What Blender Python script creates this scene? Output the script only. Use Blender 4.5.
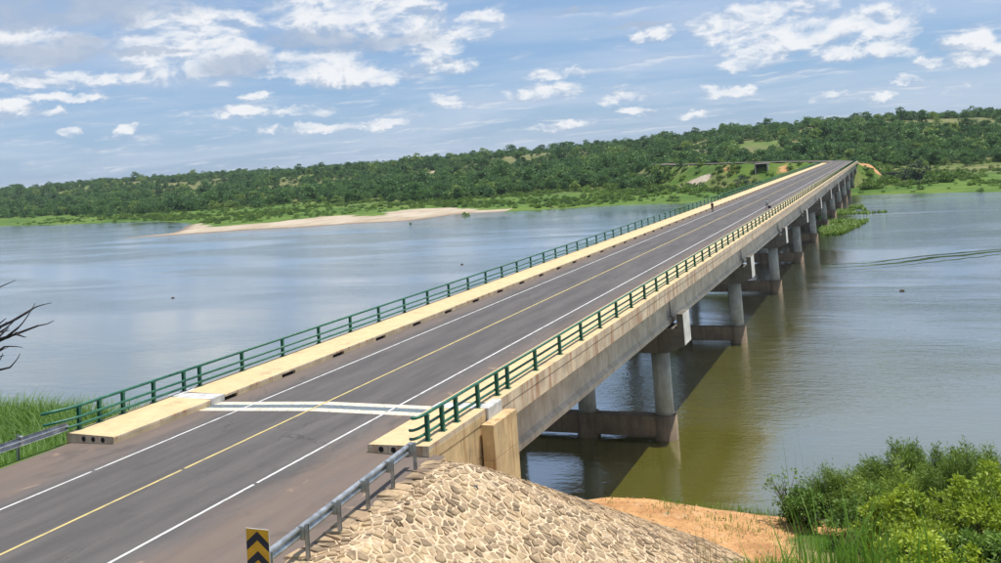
import bpy, bmesh, math, random
import numpy as np
from mathutils import Vector, Matrix

for o in list(bpy.data.objects): bpy.data.objects.remove(o)
S = bpy.context.scene
COL = S.collection
rnd = random.Random(7)
NR = np.random.default_rng(11)

# ------------------------------------------------------------------ camera
# solved from the photograph's lane lines, pier verticals and cross beams
F, PY, YAW, PITCH, ROLL = 945.95, 91.68, 0.3881, -0.0764, -0.0675
CAM = np.array([23.796, -35.266, 9.865])
_f = np.array([-math.sin(YAW)*math.cos(PITCH), math.cos(YAW)*math.cos(PITCH), -math.sin(PITCH)])
_r0 = np.array([math.cos(YAW), math.sin(YAW), 0.0]); _u0 = np.cross(_r0, _f)
_r = math.cos(ROLL)*_r0 + math.sin(ROLL)*_u0
_u = -math.sin(ROLL)*_r0 + math.cos(ROLL)*_u0
cd = bpy.data.cameras.new('camera'); cam = bpy.data.objects.new('camera', cd); COL.objects.link(cam)
M = Matrix((( _r[0], _u[0], -_f[0], CAM[0]), (_r[1], _u[1], -_f[1], CAM[1]), (_r[2], _u[2], -_f[2], CAM[2]), (0,0,0,1)))
cam.matrix_world = M
cd.sensor_width = 36; cd.lens = F/1001*36; cd.shift_y = -(281.5-PY)/1001
cd.clip_start = 0.1; cd.clip_end = 20000
S.camera = cam
def ray(px, py): return _f + _r*(px-500.5)/F - _u*(py-PY)/F
def at_y(px, py, Y): d = ray(px, py); return CAM + d*(Y-CAM[1])/d[1]
def at_z(px, py, Z): d = ray(px, py); return CAM + d*(Z-CAM[2])/d[2]
def pix(P):
    d = np.asarray(P, float)-CAM; z = d@_f
    return 500.5+F*(d@_r)/z, PY-F*(d@_u)/z, z

# ------------------------------------------------------------------ light
SUNV = Vector((0.25, 0.13, 1.0)).normalized()
SUN_EL = math.asin(SUNV.z); SUN_AZ = math.atan2(SUNV.x, SUNV.y)
sl = bpy.data.lights.new('sun', 'SUN'); sl.energy = 5.0; sl.angle = math.radians(0.53); sl.color = (1.0, 0.955, 0.88)
so = bpy.data.objects.new('sun', sl); COL.objects.link(so)
so.rotation_euler = SUNV.to_track_quat('Z', 'Y').to_euler()
S.view_settings.view_transform = 'Standard'; S.view_settings.look = 'None'
S.view_settings.exposure = 0.15; S.view_settings.gamma = 1.0; S.view_settings.use_curve_mapping = False

class NT:
    """small node-tree helper"""
    def __init__(s, tree): s.t = tree; s.n = tree.nodes; s.l = tree.links
    def add(s, typ, ins=None, **kw):
        nd = s.n.new(typ)
        for k, v in kw.items(): setattr(nd, k, v)
        for k, v in (ins or {}).items(): s.set(nd.inputs[k], v)
        return nd
    def set(s, sock, v):
        if isinstance(v, bpy.types.NodeSocket): s.l.new(v, sock)
        elif isinstance(v, bpy.types.Node): s.l.new(v.outputs[0], sock)
        else: sock.default_value = v
    def math(s, op, a, b=0.0, c=None, clamp=False):
        nd = s.n.new('ShaderNodeMath'); nd.operation = op; nd.use_clamp = clamp
        s.set(nd.inputs[0], a); s.set(nd.inputs[1], b)
        if c is not None: s.set(nd.inputs[2], c)
        return nd.outputs[0]
    def vmath(s, op, a, b=None):
        nd = s.n.new('ShaderNodeVectorMath'); nd.operation = op
        s.set(nd.inputs[0], a)
        if b is not None: s.set(nd.inputs[1], b)
        return nd.outputs['Value'] if op in ('LENGTH', 'DOT_PRODUCT', 'DISTANCE') else nd.outputs[0]
    def mix(s, f, a, b, typ='MIX'):
        nd = s.n.new('ShaderNodeMix'); nd.data_type = 'RGBA'; nd.blend_type = typ; nd.clamp_factor = True
        s.set(nd.inputs[0], f)
        for sk, v in ((nd.inputs[6], a), (nd.inputs[7], b)):
            if isinstance(v, (tuple, list)) and len(v) == 3: v = (*v, 1)
            s.set(sk, v)
        return nd.outputs[2]
    def noise(s, vec, scale, detail=4, rough=0.55, dist=0.0, out=0, dim='3D'):
        nd = s.n.new('ShaderNodeTexNoise'); nd.noise_dimensions = dim
        if vec is not None: s.set(nd.inputs['Vector'], vec)
        s.set(nd.inputs['Scale'], scale); nd.inputs['Detail'].default_value = detail
        nd.inputs['Roughness'].default_value = rough; nd.inputs['Distortion'].default_value = dist
        return nd.outputs[out]
    def ramp(s, f, a, b, lo=0.0, hi=1.0):
        nd = s.n.new('ShaderNodeMapRange'); nd.interpolation_type = 'SMOOTHSTEP'; nd.clamp = True
        s.set(nd.inputs[0], f); nd.inputs[1].default_value = a; nd.inputs[2].default_value = b
        nd.inputs[3].default_value = lo; nd.inputs[4].default_value = hi
        return nd.outputs[0]
    def sep(s, v):
        nd = s.n.new('ShaderNodeSeparateXYZ'); s.set(nd.inputs[0], v); return nd.outputs
    def comb(s, x, y, z):
        nd = s.n.new('ShaderNodeCombineXYZ'); s.set(nd.inputs[0], x); s.set(nd.inputs[1], y); s.set(nd.inputs[2], z); return nd.outputs[0]
    def scale(s, v, sc): return s.vmath('MULTIPLY', v, sc)

# ------------------------------------------------------------------ sky with clouds
world = bpy.data.worlds.new('World'); S.world = world; world.use_nodes = True
N = NT(world.node_tree); N.n.clear()
sky = N.add('ShaderNodeTexSky', sky_type='NISHITA', sun_disc=False)
sky.sun_elevation = SUN_EL; sky.sun_rotation = SUN_AZ; sky.altitude = 1000; sky.air_density = 1.0; sky.dust_density = 1.5; sky.ozone_density = 1.5
dirv = N.vmath('NORMALIZE', N.add('ShaderNodeTexCoord').outputs['Generated'])
dx, dy, dz = N.sep(dirv)
el = N.math('ARCSINE', dz)
az = N.math('ARCTAN2', dx, dy)
zc = N.math('MAXIMUM', dz, 0.0)
den = N.math('ADD', zc, 0.10)
plane = N.comb(N.math('DIVIDE', dx, den), N.math('DIVIDE', dy, den), 0.0)
ang = N.comb(az, el, 0.0)
# thin high sheet, goes on over the whole sky
sheet = N.noise(N.scale(plane, (0.55, 1.0, 1.0)), 1.05, 8, 0.6, 0.7)
sheet2 = N.noise(plane, 0.42, 4, 0.55, 0.4)
sh = N.ramp(N.math('ADD', N.math('MULTIPLY', sheet, 0.65), N.math('MULTIPLY', sheet2, 0.5)), 0.47, 0.72)
# broken cumulus field over the whole sky
cum = N.noise(plane, 2.3, 9, 0.58, 0.25)
cumb = N.noise(N.vmath('ADD', plane, (0.0, 0.06, 0.0)), 2.3, 9, 0.58, 0.25)
cm = N.ramp(cum, 0.50, 0.70)
lit_c = N.ramp(N.math('SUBTRACT', cum, cumb), -0.06, 0.07)
# the cumulus and grey banks seen above the hills: heaps at fixed directions in the sky
warp = N.add('ShaderNodeTexNoise', {'Vector': ang, 'Scale': 14.0}); warp.inputs['Detail'].default_value = 6; warp.inputs['Roughness'].default_value = 0.62
wv = N.scale(N.vmath('SUBTRACT', warp.outputs['Color'], (0.5, 0.5, 0.5)), (0.050, 0.024, 0.0))
warp2 = N.add('ShaderNodeTexNoise', {'Vector': N.scale(ang, (1, 1.5, 1)), 'Scale': 60.0}); warp2.inputs['Detail'].default_value = 5; warp2.inputs['Roughness'].default_value = 0.65
wv2 = N.scale(N.vmath('SUBTRACT', warp2.outputs['Color'], (0.5, 0.5, 0.5)), (0.030, 0.017, 0.0))
angw = N.vmath('ADD', N.vmath('ADD', ang, wv), wv2)
def blobs(lst):
    tot = None; hgt = None
    for (px, py, rx, ry) in lst:
        d = ray(px, py); d = d/np.linalg.norm(d)
        a, e = math.atan2(d[0], d[1]), math.asin(d[2])
        v = N.scale(N.vmath('SUBTRACT', angw, (a, e, 0)), (F/rx/1.38, F/ry/1.32, 0))
        q = N.math('SUBTRACT', 1.0, N.vmath('LENGTH', v))
        tot = q if tot is None else N.math('SMOOTH_MAX', tot, q, 0.12)
        vy = N.math('MULTIPLY_ADD', N.sep(v)[1], 0.5, q)      # height inside the heap
        hgt = vy if hgt is None else N.math('MAXIMUM', hgt, vy)
    return tot, hgt
white_l = [(345,14,62,26),(395,18,34,20),(300,8,30,22),(322,66,52,16),(375,79,48,9),(290,70,30,12),(232,52,20,18),(420,45,34,12),(455,66,26,7),(485,20,20,11),(470,34,25,8),
           (545,93,38,9),(622,97,24,5.5),(655,34,26,6.5),(572,124,30,4),(725,32,32,15),(770,12,45,13),(800,38,42,14),(850,20,50,12),(890,28,24,15),(862,52,42,10),(752,52,34,9),
           (745,66,24,6),(965,42,20,8),(985,56,28,9),(930,63,14,5),(20,112,20,8),(50,113,14,5),(132,129,12,5),(238,112,30,6),(255,98,13,5),(310,112,30,5),(393,123,26,4.5),(300,129,34,5),(66,131,14,6),(450,102,18,6),(725,92,26,6),
           (832,96,14,4),(878,97,12,4),(910,80,12,3.5),(955,86,16,4),(690,112,14,4),(640,112,18,4),(560,74,30,5),(30,44,48,13),(195,60,60,20),(180,30,70,18),(50,78,60,7),(70,95,30,4)]
grey_l = [(60,8,80,17),(110,22,30,9),(45,52,62,9),(150,53,40,3.5),(75,42,28,9),(230,66,34,10),(312,40,46,10),(560,12,32,4),(640,24,40,3),(30,22,30,8),(365,45,60,9)]
wd, wh = blobs(white_l); gd, gh = blobs(grey_l)
cv = N.scale(ang, (1, 1.9, 1))
fine = N.noise(cv, 19, 9, 0.6, 0.3)
fine_up = N.noise(N.vmath('ADD', cv, (0.004, 0.017, 0.0)), 19, 9, 0.6, 0.3)
lump = N.math('MULTIPLY', N.math('SUBTRACT', fine, 0.5), 2.0)
wden = N.math('ADD', N.math('MINIMUM', wd, 0.42), lump)
wm = N.ramp(wden, -0.04, 0.58); gm = N.ramp(N.math('ADD', N.math('MINIMUM', gd, 0.5), lump), -0.05, 0.75)
relief = N.math('MULTIPLY', N.math('SUBTRACT', fine, fine_up), 4.5)
wl = N.ramp(N.math('ADD', relief, N.math('MULTIPLY', wh, 0.75)), -0.25, 0.62)
SKYK = 10.0
base = N.mix(0.50, sky.outputs[0], (3.0, 5.4, 9.3))
base = N.mix(N.ramp(el, 0.06, 0.45, 0.0, 0.22), base, (7.8, 8.5, 10.2))
c = N.mix(N.math('MULTIPLY', sh, 0.42), base, (7.2, 7.9, 9.2))
c = N.mix(N.math('MULTIPLY', cm, 0.5), c, N.mix(lit_c, (4.6, 5.5, 7.2), (8.6, 8.9, 9.4)))
c = N.mix(N.math('MULTIPLY', wm, 0.92), c, N.mix(wl, (4.6, 5.7, 7.4), (9.8, 9.9, 10.1)))
c = N.mix(N.math('MULTIPLY', gm, 0.9), c, N.mix(fine, (3.4, 4.3, 5.8), (5.6, 6.5, 8.0)))
bg = N.add('ShaderNodeBackground', {'Color': c, 'Strength': 0.086})
wo = N.add('ShaderNodeOutputWorld'); N.l.new(bg.outputs[0], wo.inputs[0])

# ------------------------------------------------------------------ helpers
def tag(o, label=None, cat=None, group=None, kind=None):
    if label: o['label'] = label
    if cat: o['category'] = cat
    if group: o['group'] = group
    if kind: o['kind'] = kind
    return o
def link(name, me, parent=None, mats=()):
    o = bpy.data.objects.new(name, me); COL.objects.link(o)
    if parent is not None: o.parent = parent
    if me is not None:
        for m in mats:
            if m.name not in me.materials: me.materials.append(m)
    return o
def empty(name, loc=(0,0,0), parent=None, rz=0):
    o = bpy.data.objects.new(name, None); COL.objects.link(o); o.location = loc; o.rotation_euler.z = rz
    o.empty_display_size = 0.2
    if parent is not None: o.parent = parent
    return o
class MB:
    def __init__(s): s.v = []; s.f = []; s.m = []
    def box(s, x0, x1, y0, y1, z0, z1, m=0):
        b = len(s.v)
        s.v += [(x0,y0,z0),(x1,y0,z0),(x1,y1,z0),(x0,y1,z0),(x0,y0,z1),(x1,y0,z1),(x1,y1,z1),(x0,y1,z1)]
        for q in ((0,3,2,1),(4,5,6,7),(0,1,5,4),(1,2,6,5),(2,3,7,6),(3,0,4,7)):
            s.f.append([b+i for i in q]); s.m.append(m)
        return s
    def prism(s, prof, y0, y1, m=0, ny=1):
        """profile of (x,z), counter-clockwise seen from -y, swept along y"""
        n = len(prof); b = len(s.v)
        for k in range(ny+1):
            y = y0+(y1-y0)*k/ny
            s.v += [(x, y, z) for x, z in prof]
        for k in range(ny):
            for i in range(n):
                j = (i+1) % n
                s.f.append([b+k*n+i, b+k*n+j, b+(k+1)*n+j, b+(k+1)*n+i][::-1]); s.m.append(m)
        s.f.append([b+i for i in range(n)]); s.m.append(m)
        s.f.append([b+ny*n+i for i in range(n)][::-1]); s.m.append(m)
        return s
    def tube(s, pts, rad, seg=8, m=0, cap=True):
        pts = [Vector(p) for p in pts]; b = len(s.v); n = len(pts)
        rads = rad if isinstance(rad, (list, tuple)) else [rad]*n
        prev = None
        for i, p in enumerate(pts):
            t = (pts[min(i+1, n-1)]-pts[max(i-1, 0)]).normalized()
            if prev is None:
                a = Vector((0,0,1)) if abs(t.z) < 0.9 else Vector((1,0,0))
                x = t.cross(a).normalized()
            else:
                x = (prev - t*prev.dot(t)).normalized()
            prev = x; y = t.cross(x)
            for k in range(seg):
                A = 2*math.pi*k/seg
                s.v.append(tuple(p + (x*math.cos(A)+y*math.sin(A))*rads[i]))
        for i in range(n-1):
            for k in range(seg):
                j = (k+1) % seg
                s.f.append([b+i*seg+k, b+i*seg+j, b+(i+1)*seg+j, b+(i+1)*seg+k]); s.m.append(m)
        if cap:
            s.f.append([b+k for k in range(seg)][::-1]); s.m.append(m)
            s.f.append([b+(n-1)*seg+k for k in range(seg)]); s.m.append(m)
        return s
    def mesh(s, name, mats, smooth=False, bevel=0.0):
        me = bpy.data.meshes.new(name); me.from_pydata(s.v, [], s.f)
        for m in mats: me.materials.append(m)
        me.polygons.foreach_set('material_index', s.m)
        if smooth: me.polygons.foreach_set('use_smooth', [True]*len(s.f))
        if bevel > 0:
            bm = bmesh.new(); bm.from_mesh(me)
            bmesh.ops.bevel(bm, geom=bm.edges[:], offset=bevel, segments=1, affect='EDGES', clamp_overlap=True)
            bm.to_mesh(me); bm.free()
        me.update(); return me
    def build(s, name, mats, parent=None, smooth=False, bevel=0.0):
        if not isinstance(mats, (list, tuple)): mats = [mats]
        return link(name, s.mesh(name, mats, smooth, bevel), parent)
def np_mesh(name, V, Fq, mats=(), smooth=False, attrs=None):
    """V (n,3), Fq (m,k) faces of equal size k"""
    me = bpy.data.meshes.new(name); V = np.asarray(V, np.float32); Fq = np.asarray(Fq, np.int32)
    n, k = Fq.shape
    me.vertices.add(len(V)); me.vertices.foreach_set('co', V.ravel())
    me.loops.add(n*k); me.loops.foreach_set('vertex_index', Fq.ravel())
    me.polygons.add(n); me.polygons.foreach_set('loop_start', np.arange(n, dtype=np.int32)*k)
    try: me.polygons.foreach_set('loop_total', np.full(n, k, np.int32))
    except Exception: pass
    if smooth: me.polygons.foreach_set('use_smooth', np.ones(n, bool))
    for m in mats: me.materials.append(m)
    for an, (dom, typ, arr) in (attrs or {}).items():
        a = me.attributes.new(an, typ, dom)
        a.data.foreach_set('color' if typ == 'FLOAT_COLOR' else ('vector' if typ == 'FLOAT_VECTOR' else 'value'), np.asarray(arr, np.float32).ravel())
    me.update(calc_edges=True); me.validate(); return me

def _hash(ix, iy, seed):
    h = (ix.astype(np.int64)*374761393 + iy.astype(np.int64)*668265263 + seed*1442695041) & 0x7fffffff
    h = ((h ^ (h >> 13))*1274126177) & 0x7fffffff
    return ((h ^ (h >> 16)) & 0xffff)/65535.0
def vnoise(x, y, seed=0):
    x = np.asarray(x, float); y = np.asarray(y, float)
    ix = np.floor(x); iy = np.floor(y); fx = x-ix; fy = y-iy
    fx = fx*fx*(3-2*fx); fy = fy*fy*(3-2*fy)
    ix = ix.astype(np.int64); iy = iy.astype(np.int64)
    a = _hash(ix, iy, seed); b = _hash(ix+1, iy, seed); c_ = _hash(ix, iy+1, seed); d = _hash(ix+1, iy+1, seed)
    return (a*(1-fx)+b*fx)*(1-fy) + (c_*(1-fx)+d*fx)*fy
def fbm(x, y, sc, oct=4, seed=0):
    t = 0; a = 0.5; n = 0
    for k in range(oct):
        t = t + a*vnoise(np.asarray(x)/sc, np.asarray(y)/sc, seed+k*17); n += a; a *= 0.5; sc *= 0.5
    return t/n
def sstep(a, b, x): t = np.clip((x-a)/(b-a), 0, 1); return t*t*(3-2*t)

# ------------------------------------------------------------------ materials
def new_mat(name):
    m = bpy.data.materials.new(name); m.use_nodes = True
    T = NT(m.node_tree); T.n.clear()
    b = T.add('ShaderNodeBsdfPrincipled'); o = T.add('ShaderNodeOutputMaterial'); T.l.new(b.outputs[0], o.inputs[0])
    return m, T, b
def pos(T): return T.add('ShaderNodeNewGeometry').outputs['Position']
def bump(T, b, h, strength=0.3, dist=0.02):
    nd = T.add('ShaderNodeBump', {'Height': h, 'Strength': strength, 'Distance': dist}); T.l.new(nd.outputs[0], b.inputs['Normal'])
def simple(name, col, rough=0.6, metal=0.0, var=0.15, nscale=6.0, bmp=0.1):
    m, T, b = new_mat(name); p = pos(T)
    n = T.noise(p, nscale, 5)
    dark = tuple(x*(1-var*1.6) for x in col); lite = tuple(min(1, x*(1+var)) for x in col)
    T.set(b.inputs['Base Color'], T.mix(T.ramp(n, .3, .7), dark, lite))
    b.inputs['Roughness'].default_value = rough; b.inputs['Metallic'].default_value = metal
    if bmp: bump(T, b, T.noise(p, nscale*6, 4), bmp, 0.01)
    return m
def concrete(name, col, stain, streak=0.6, dust=None, joint=False):
    """board-formed concrete: mottling, vertical rain streaks, rust/dirt stains"""
    m, T, b = new_mat(name); p = pos(T)
    n1 = T.noise(p, 0.9, 6, 0.6); n2 = T.noise(p, 7.0, 5, 0.6)
    col_d = tuple(x*0.72 for x in col); col_l = tuple(min(.95, x*1.15) for x in col)
    cc = T.mix(T.ramp(n1, .3, .72), col_d, col_l)
    cc = T.mix(T.math('MULTIPLY', T.ramp(n2, .42, .75), .35), cc, tuple(x*0.8 for x in col))
    st = T.noise(T.scale(p, (2.6, 2.6, 0.22)), 1.0, 6, 0.65)
    cc = T.mix(T.math('MULTIPLY', T.ramp(st, .48, .68), streak), cc, stain)
    dk = T.noise(T.scale(p, (6.0, 6.0, 0.30)), 1.0, 5, 0.7)
    cc = T.mix(T.math('MULTIPLY', T.ramp(dk, .55, .72), streak*.75), cc, (.10, .085, .07))
    if dust: 
        nz = T.sep(T.add('ShaderNodeNewGeometry').outputs['Normal'])[2]
        cc = T.mix(T.math('MULTIPLY', T.ramp(nz, .5, .9), .85), cc, T.mix(T.ramp(T.noise(p, .7, 7, .7), .56, .72), T.mix(T.ramp(T.noise(p, 1.6, 6, .65), .3, .75), dust, tuple(x*1.2 for x in dust)), tuple(x*.62 for x in dust)))
    T.set(b.inputs['Base Color'], cc); b.inputs['Roughness'].default_value = .88
    bump(T, b, T.math('ADD', n2, T.noise(p, 30, 3)), .25, .012)
    return m
CONC_F = concrete('concrete_fascia', (.58, .47, .33), (.32, .13, .05), .85, dust=(.54, .40, .21))
CONC_W = concrete('concrete_walkway', (.50, .40, .25), (.34, .22, .11), .5, dust=(.54, .40, .21))
CONC_A = concrete('concrete_abutment', (.60, .43, .22), (.30, .15, .05), .95)
CONC_G = concrete('concrete_girder', (.47, .42, .34), (.32, .22, .12), .45)
CONC_P = concrete('concrete_pillar', (.36, .36, .32), (.22, .19, .14), .45)
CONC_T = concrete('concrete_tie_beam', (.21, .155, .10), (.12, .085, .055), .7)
CONC_K = concrete('concrete_cap_shaded', (.15, .135, .11), (.085, .07, .05), .7)  # darkened concrete, shade of the caps put into the colour
CONC_S = concrete('concrete_stopper_sunlit', (.62, .60, .54), (.40, .33, .24), .35)  # paler concrete, sunlight on the stopper side put into the colour
PAINT_W = simple('white_paint_block', (.52, .51, .48), .6, 0, .12, 3)
def rail_paint():
    m, T, b = new_mat('green_rail_paint'); p = pos(T)
    ob = T.add('ShaderNodeObjectInfo').outputs['Random']; n = T.noise(p, 3.0, 6, .7); n2 = T.noise(p, 14.0, 5, .7)
    cc = T.mix(T.ramp(n, .3, .7), (.006, .085, .055), (.018, .155, .095)); cc = T.mix(T.math('MULTIPLY', ob, .35), cc, (.03, .14, .09))
    cc = T.mix(T.math('MULTIPLY', T.ramp(n2, .6, .72), .6), cc, (.11, .065, .03))
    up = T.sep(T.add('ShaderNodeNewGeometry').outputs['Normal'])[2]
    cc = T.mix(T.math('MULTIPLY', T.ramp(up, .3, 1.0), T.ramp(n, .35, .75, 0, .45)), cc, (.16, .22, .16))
    T.set(b.inputs['Base Color'], cc); b.inputs['Roughness'].default_value = .5; return m
GREEN = rail_paint()
STEEL = simple('galvanised_steel', (.46, .47, .47), .42, .8, .2, 3, .05)
DARK = simple('shade_black', (.012, .011, .010), .9, 0, .1, 5, 0)  # near-black, paints shade into slots, duct mouths and culvert; also colours bearings
PIPE = simple('duct_pipe', (.05, .05, .055), .6)

def asphalt(name):
    m, T, b = new_mat(name); p = pos(T)
    x, y, z = T.sep(p)
    ax = T.math('ABSOLUTE', x)
    big = T.noise(T.scale(p, (.9, .12, 1)), 1.0, 6, .6)
    speck = T.noise(p, 45, 3, .7)
    base = T.mix(T.ramp(big, .3, .7), (.064, .057, .054), (.104, .092, .086))
    base = T.mix(T.math('MULTIPLY', T.ramp(speck, .45, .75), .35), base, (.20, .19, .18))
    # wheel tracks polished a touch lighter, dusty brown shoulders
    dust = T.math('ADD', T.ramp(ax, 3.0, 5.2), T.math('MULTIPLY', T.math('SUBTRACT', T.noise(T.scale(p, (.8, .25, 1)), 1.3, 5, .6), .5), 1.5))
    near = T.ramp(y, -3.0, 12.0, 1.0, .72)
    base = T.mix(T.math('MULTIPLY', T.ramp(dust, .1, 1.15), T.math('MULTIPLY', near, .7)), base, (.175, .125, .095))
    patch = T.noise(T.scale(p, (1.0, .55, 1)), 1.5, 7, .62, .4)
    base = T.mix(T.math('MULTIPLY', T.math('MULTIPLY', T.ramp(patch, .62, .70), T.ramp(ax, 3.0, 5.0)), .55), base, (.40, .27, .17))
    band = T.noise(T.scale(p, (2.2, .05, 1)), 1.0, 4, .5)
    base = T.mix(T.math('MULTIPLY', T.ramp(band, .5, .7), .22), base, (.07, .065, .065))
    for cx_ in (-2.55, -.95, .95, 2.55):   # wheel paths
        g_ = T.math('EXPONENT', T.math('MULTIPLY', T.math('POWER', T.math('DIVIDE', T.math('SUBTRACT', x, cx_), .32), 2.0), -1.0))
        base = T.mix(T.math('MULTIPLY', T.math('MULTIPLY', g_, T.ramp(T.noise(T.scale(p, (1, .08, 1)), 1.0, 3), .3, .7)), .35), base, (.055, .050, .048))
    blot = T.noise(T.scale(p, (1.0, .6, 1)), .55, 7, .65, .6)
    base = T.mix(T.math('MULTIPLY', T.ramp(blot, .56, .70), .45), base, (.052, .046, .043))
    base = T.mix(T.math('MULTIPLY', T.ramp(T.noise(T.scale(p, (1, .5, 1)), 2.1, 6, .7), .58, .74), .35), base, (.17, .145, .12))
    vo = T.add('ShaderNodeTexVoronoi', {'Vector': T.vmath('ADD', T.scale(p, (.35, .16, 1)), T.scale(T.noise(p, 1.2, 4, .6, out=1), (.35, .35, 0))), 'Scale': 1.0}, feature='DISTANCE_TO_EDGE')
    base = T.mix(T.math('MULTIPLY', T.ramp(vo.outputs['Distance'], 0.0, .012, 1.0, 0.0), T.ramp(T.noise(p, .12, 3), .5, .6, 0, .55)), base, (.03, .028, .027))
    T.set(b.inputs['Base Color'], base); b.inputs['Roughness'].default_value = .9
    bump(T, b, speck, .35, .008)
    return m
ASPH = asphalt('asphalt')
def paint(name, col):
    m, T, b = new_mat(name); p = pos(T)
    w = T.noise(T.scale(p, (3, .6, 1)), 3.0, 6, .7)
    T.set(b.inputs['Base Color'], T.mix(T.math('MULTIPLY', T.ramp(w, .46, .66), .7), col, (.17, .15, .13)))
    b.inputs['Roughness'].default_value = .75
    return m
LINE_W = paint('white_line', (.58, .57, .55)); LINE_Y = paint('yellow_line', (.56, .44, .16))
JOINT_C = paint('pale_joint_concrete', (.64, .57, .44)); JOINT_R = simple('joint_rubber', (.12, .15, .17), .7)

def foliage(name, dark, lite, trans=.25, yellow=None):
    m = bpy.data.materials.new(name); m.use_nodes = True; T = NT(m.node_tree); T.n.clear()
    tint = T.add('ShaderNodeAttribute', attribute_name='tint').outputs['Fac']
    ob = T.add('ShaderNodeObjectInfo').outputs['Random']
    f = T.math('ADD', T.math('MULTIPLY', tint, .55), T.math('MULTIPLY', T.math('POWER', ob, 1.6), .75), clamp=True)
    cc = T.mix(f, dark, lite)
    if yellow: cc = T.mix(T.ramp(T.math('ADD', T.math('MULTIPLY', ob, 7.31), 0), 6.2, 7.3), cc, yellow)
    d = T.add('ShaderNodeBsdfPrincipled', {'Base Color': cc, 'Roughness': .55}); d.inputs['Specular IOR Level'].default_value = .35
    t = T.add('ShaderNodeBsdfTranslucent', {'Color': T.mix(.5, cc, tuple(min(1, x*1.5) for x in lite))})
    mx = T.add('ShaderNodeMixShader', {0: trans}); T.l.new(d.outputs[0], mx.inputs[1]); T.l.new(t.outputs[0], mx.inputs[2])
    o = T.add('ShaderNodeOutputMaterial'); T.l.new(mx.outputs[0], o.inputs[0])
    return m
LEAF_F = foliage('forest_leaves', (.016, .066, .026), (.130, .235, .060), .25, (.24, .31, .07))
LEAF_D = foliage('dark_tree_leaves', (.028, .050, .032), (.075, .11, .06), .2)
LEAF_S = foliage('shrub_leaves', (.02, .065, .012), (.17, .27, .04), .22)
LEAF_Y = foliage('bright_shrub_leaves', (.025, .095, .012), (.34, .42, .032), .25)
LEAF_W = foliage('feathery_leaves', (.035, .09, .012), (.25, .34, .05), .25)
GRASS = foliage('grass_blades', (.05, .12, .012), (.16, .28, .03), .32)
REED = foliage('reed_blades', (.03, .09, .014), (.11, .21, .03), .3)
DRY = foliage('dry_grass', (.22, .17, .08), (.42, .34, .18), .2)
BARK = simple('bark', (.085, .06, .042), .9, 0, .35, 8, .4)
DEADW = simple('dead_wood', (.035, .028, .032), .9, 0, .3, 6, .3)

# ground: colour by what covers it (attribute painted from the terrain's own shape)
def ground_mat():
    m, T, b = new_mat('ground'); p = pos(T)
    cov = T.add('ShaderNodeAttribute', attribute_name='cover').outputs['Color']
    s = T.add('ShaderNodeSeparateColor', {0: cov}).outputs
    sand, grass, soil = s[0], s[1], s[2]
    n1 = T.noise(p, .05, 6, .6); n2 = T.noise(p, .6, 6, .65); n3 = T.noise(p, 5.0, 5, .65)
    base = T.mix(T.ramp(n1, .35, .65), (.05, .085, .025), (.15, .155, .055))
    base = T.mix(T.math('MULTIPLY', T.ramp(n2, .42, .66), .6), base, (.30, .24, .11))
    gcol = T.mix(T.ramp(T.noise(T.scale(p, (1, 1.8, 1)), .045, 7, .65), .34, .66), (.045, .105, .014), (.125, .185, .030))
    gcol = T.mix(T.math('MULTIPLY', T.ramp(n2, .48, .75), .6), gcol, (.05, .10, .02))
    base = T.mix(grass, base, gcol)
    scol = T.mix(T.ramp(T.noise(T.scale(p, (1, 1, .3)), .5, 7, .7), .3, .7), (.36, .18, .075), (.62, .36, .16))
    scol = T.mix(T.math('MULTIPLY', T.ramp(n3, .46, .7), .55), scol, (.24, .12, .055))
    scol = T.mix(T.math('MULTIPLY', T.ramp(T.noise(p, 1.7, 6, .7), .55, .68), .5), scol, (.52, .40, .27))
    base = T.mix(T.ramp(T.math('ADD', soil, T.math('MULTIPLY', T.math('SUBTRACT', n2, .5), .8)), .35, .65), base, scol)
    sdc = T.mix(T.ramp(T.noise(T.scale(p, (1, .5, 1)), .08, 7, .7), .34, .64), (.33, .26, .18), (.46, .39, .30))
    sdc = T.mix(T.math('MULTIPLY', T.ramp(n2, .55, .75), .5), sdc, (.20, .15, .09))
    pz_ = T.sep(p)[2]
    sdc = T.mix(T.ramp(pz_, -11.42, -11.15, .75, 0.0), sdc, (.13, .10, .075))
    base = T.mix(T.ramp(T.math('ADD', sand, T.math('MULTIPLY', T.math('SUBTRACT', n2, .5), .7)), .35, .6), base, sdc)
    T.set(b.inputs['Base Color'], base); b.inputs['Roughness'].default_value = .95; b.inputs['Specular IOR Level'].default_value = .2
    bump(T, b, T.math('ADD', T.math('MULTIPLY', n2, 1.0), T.math('MULTIPLY', n3, .35)), .8, .25)
    return m
GROUND = ground_mat()

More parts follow.
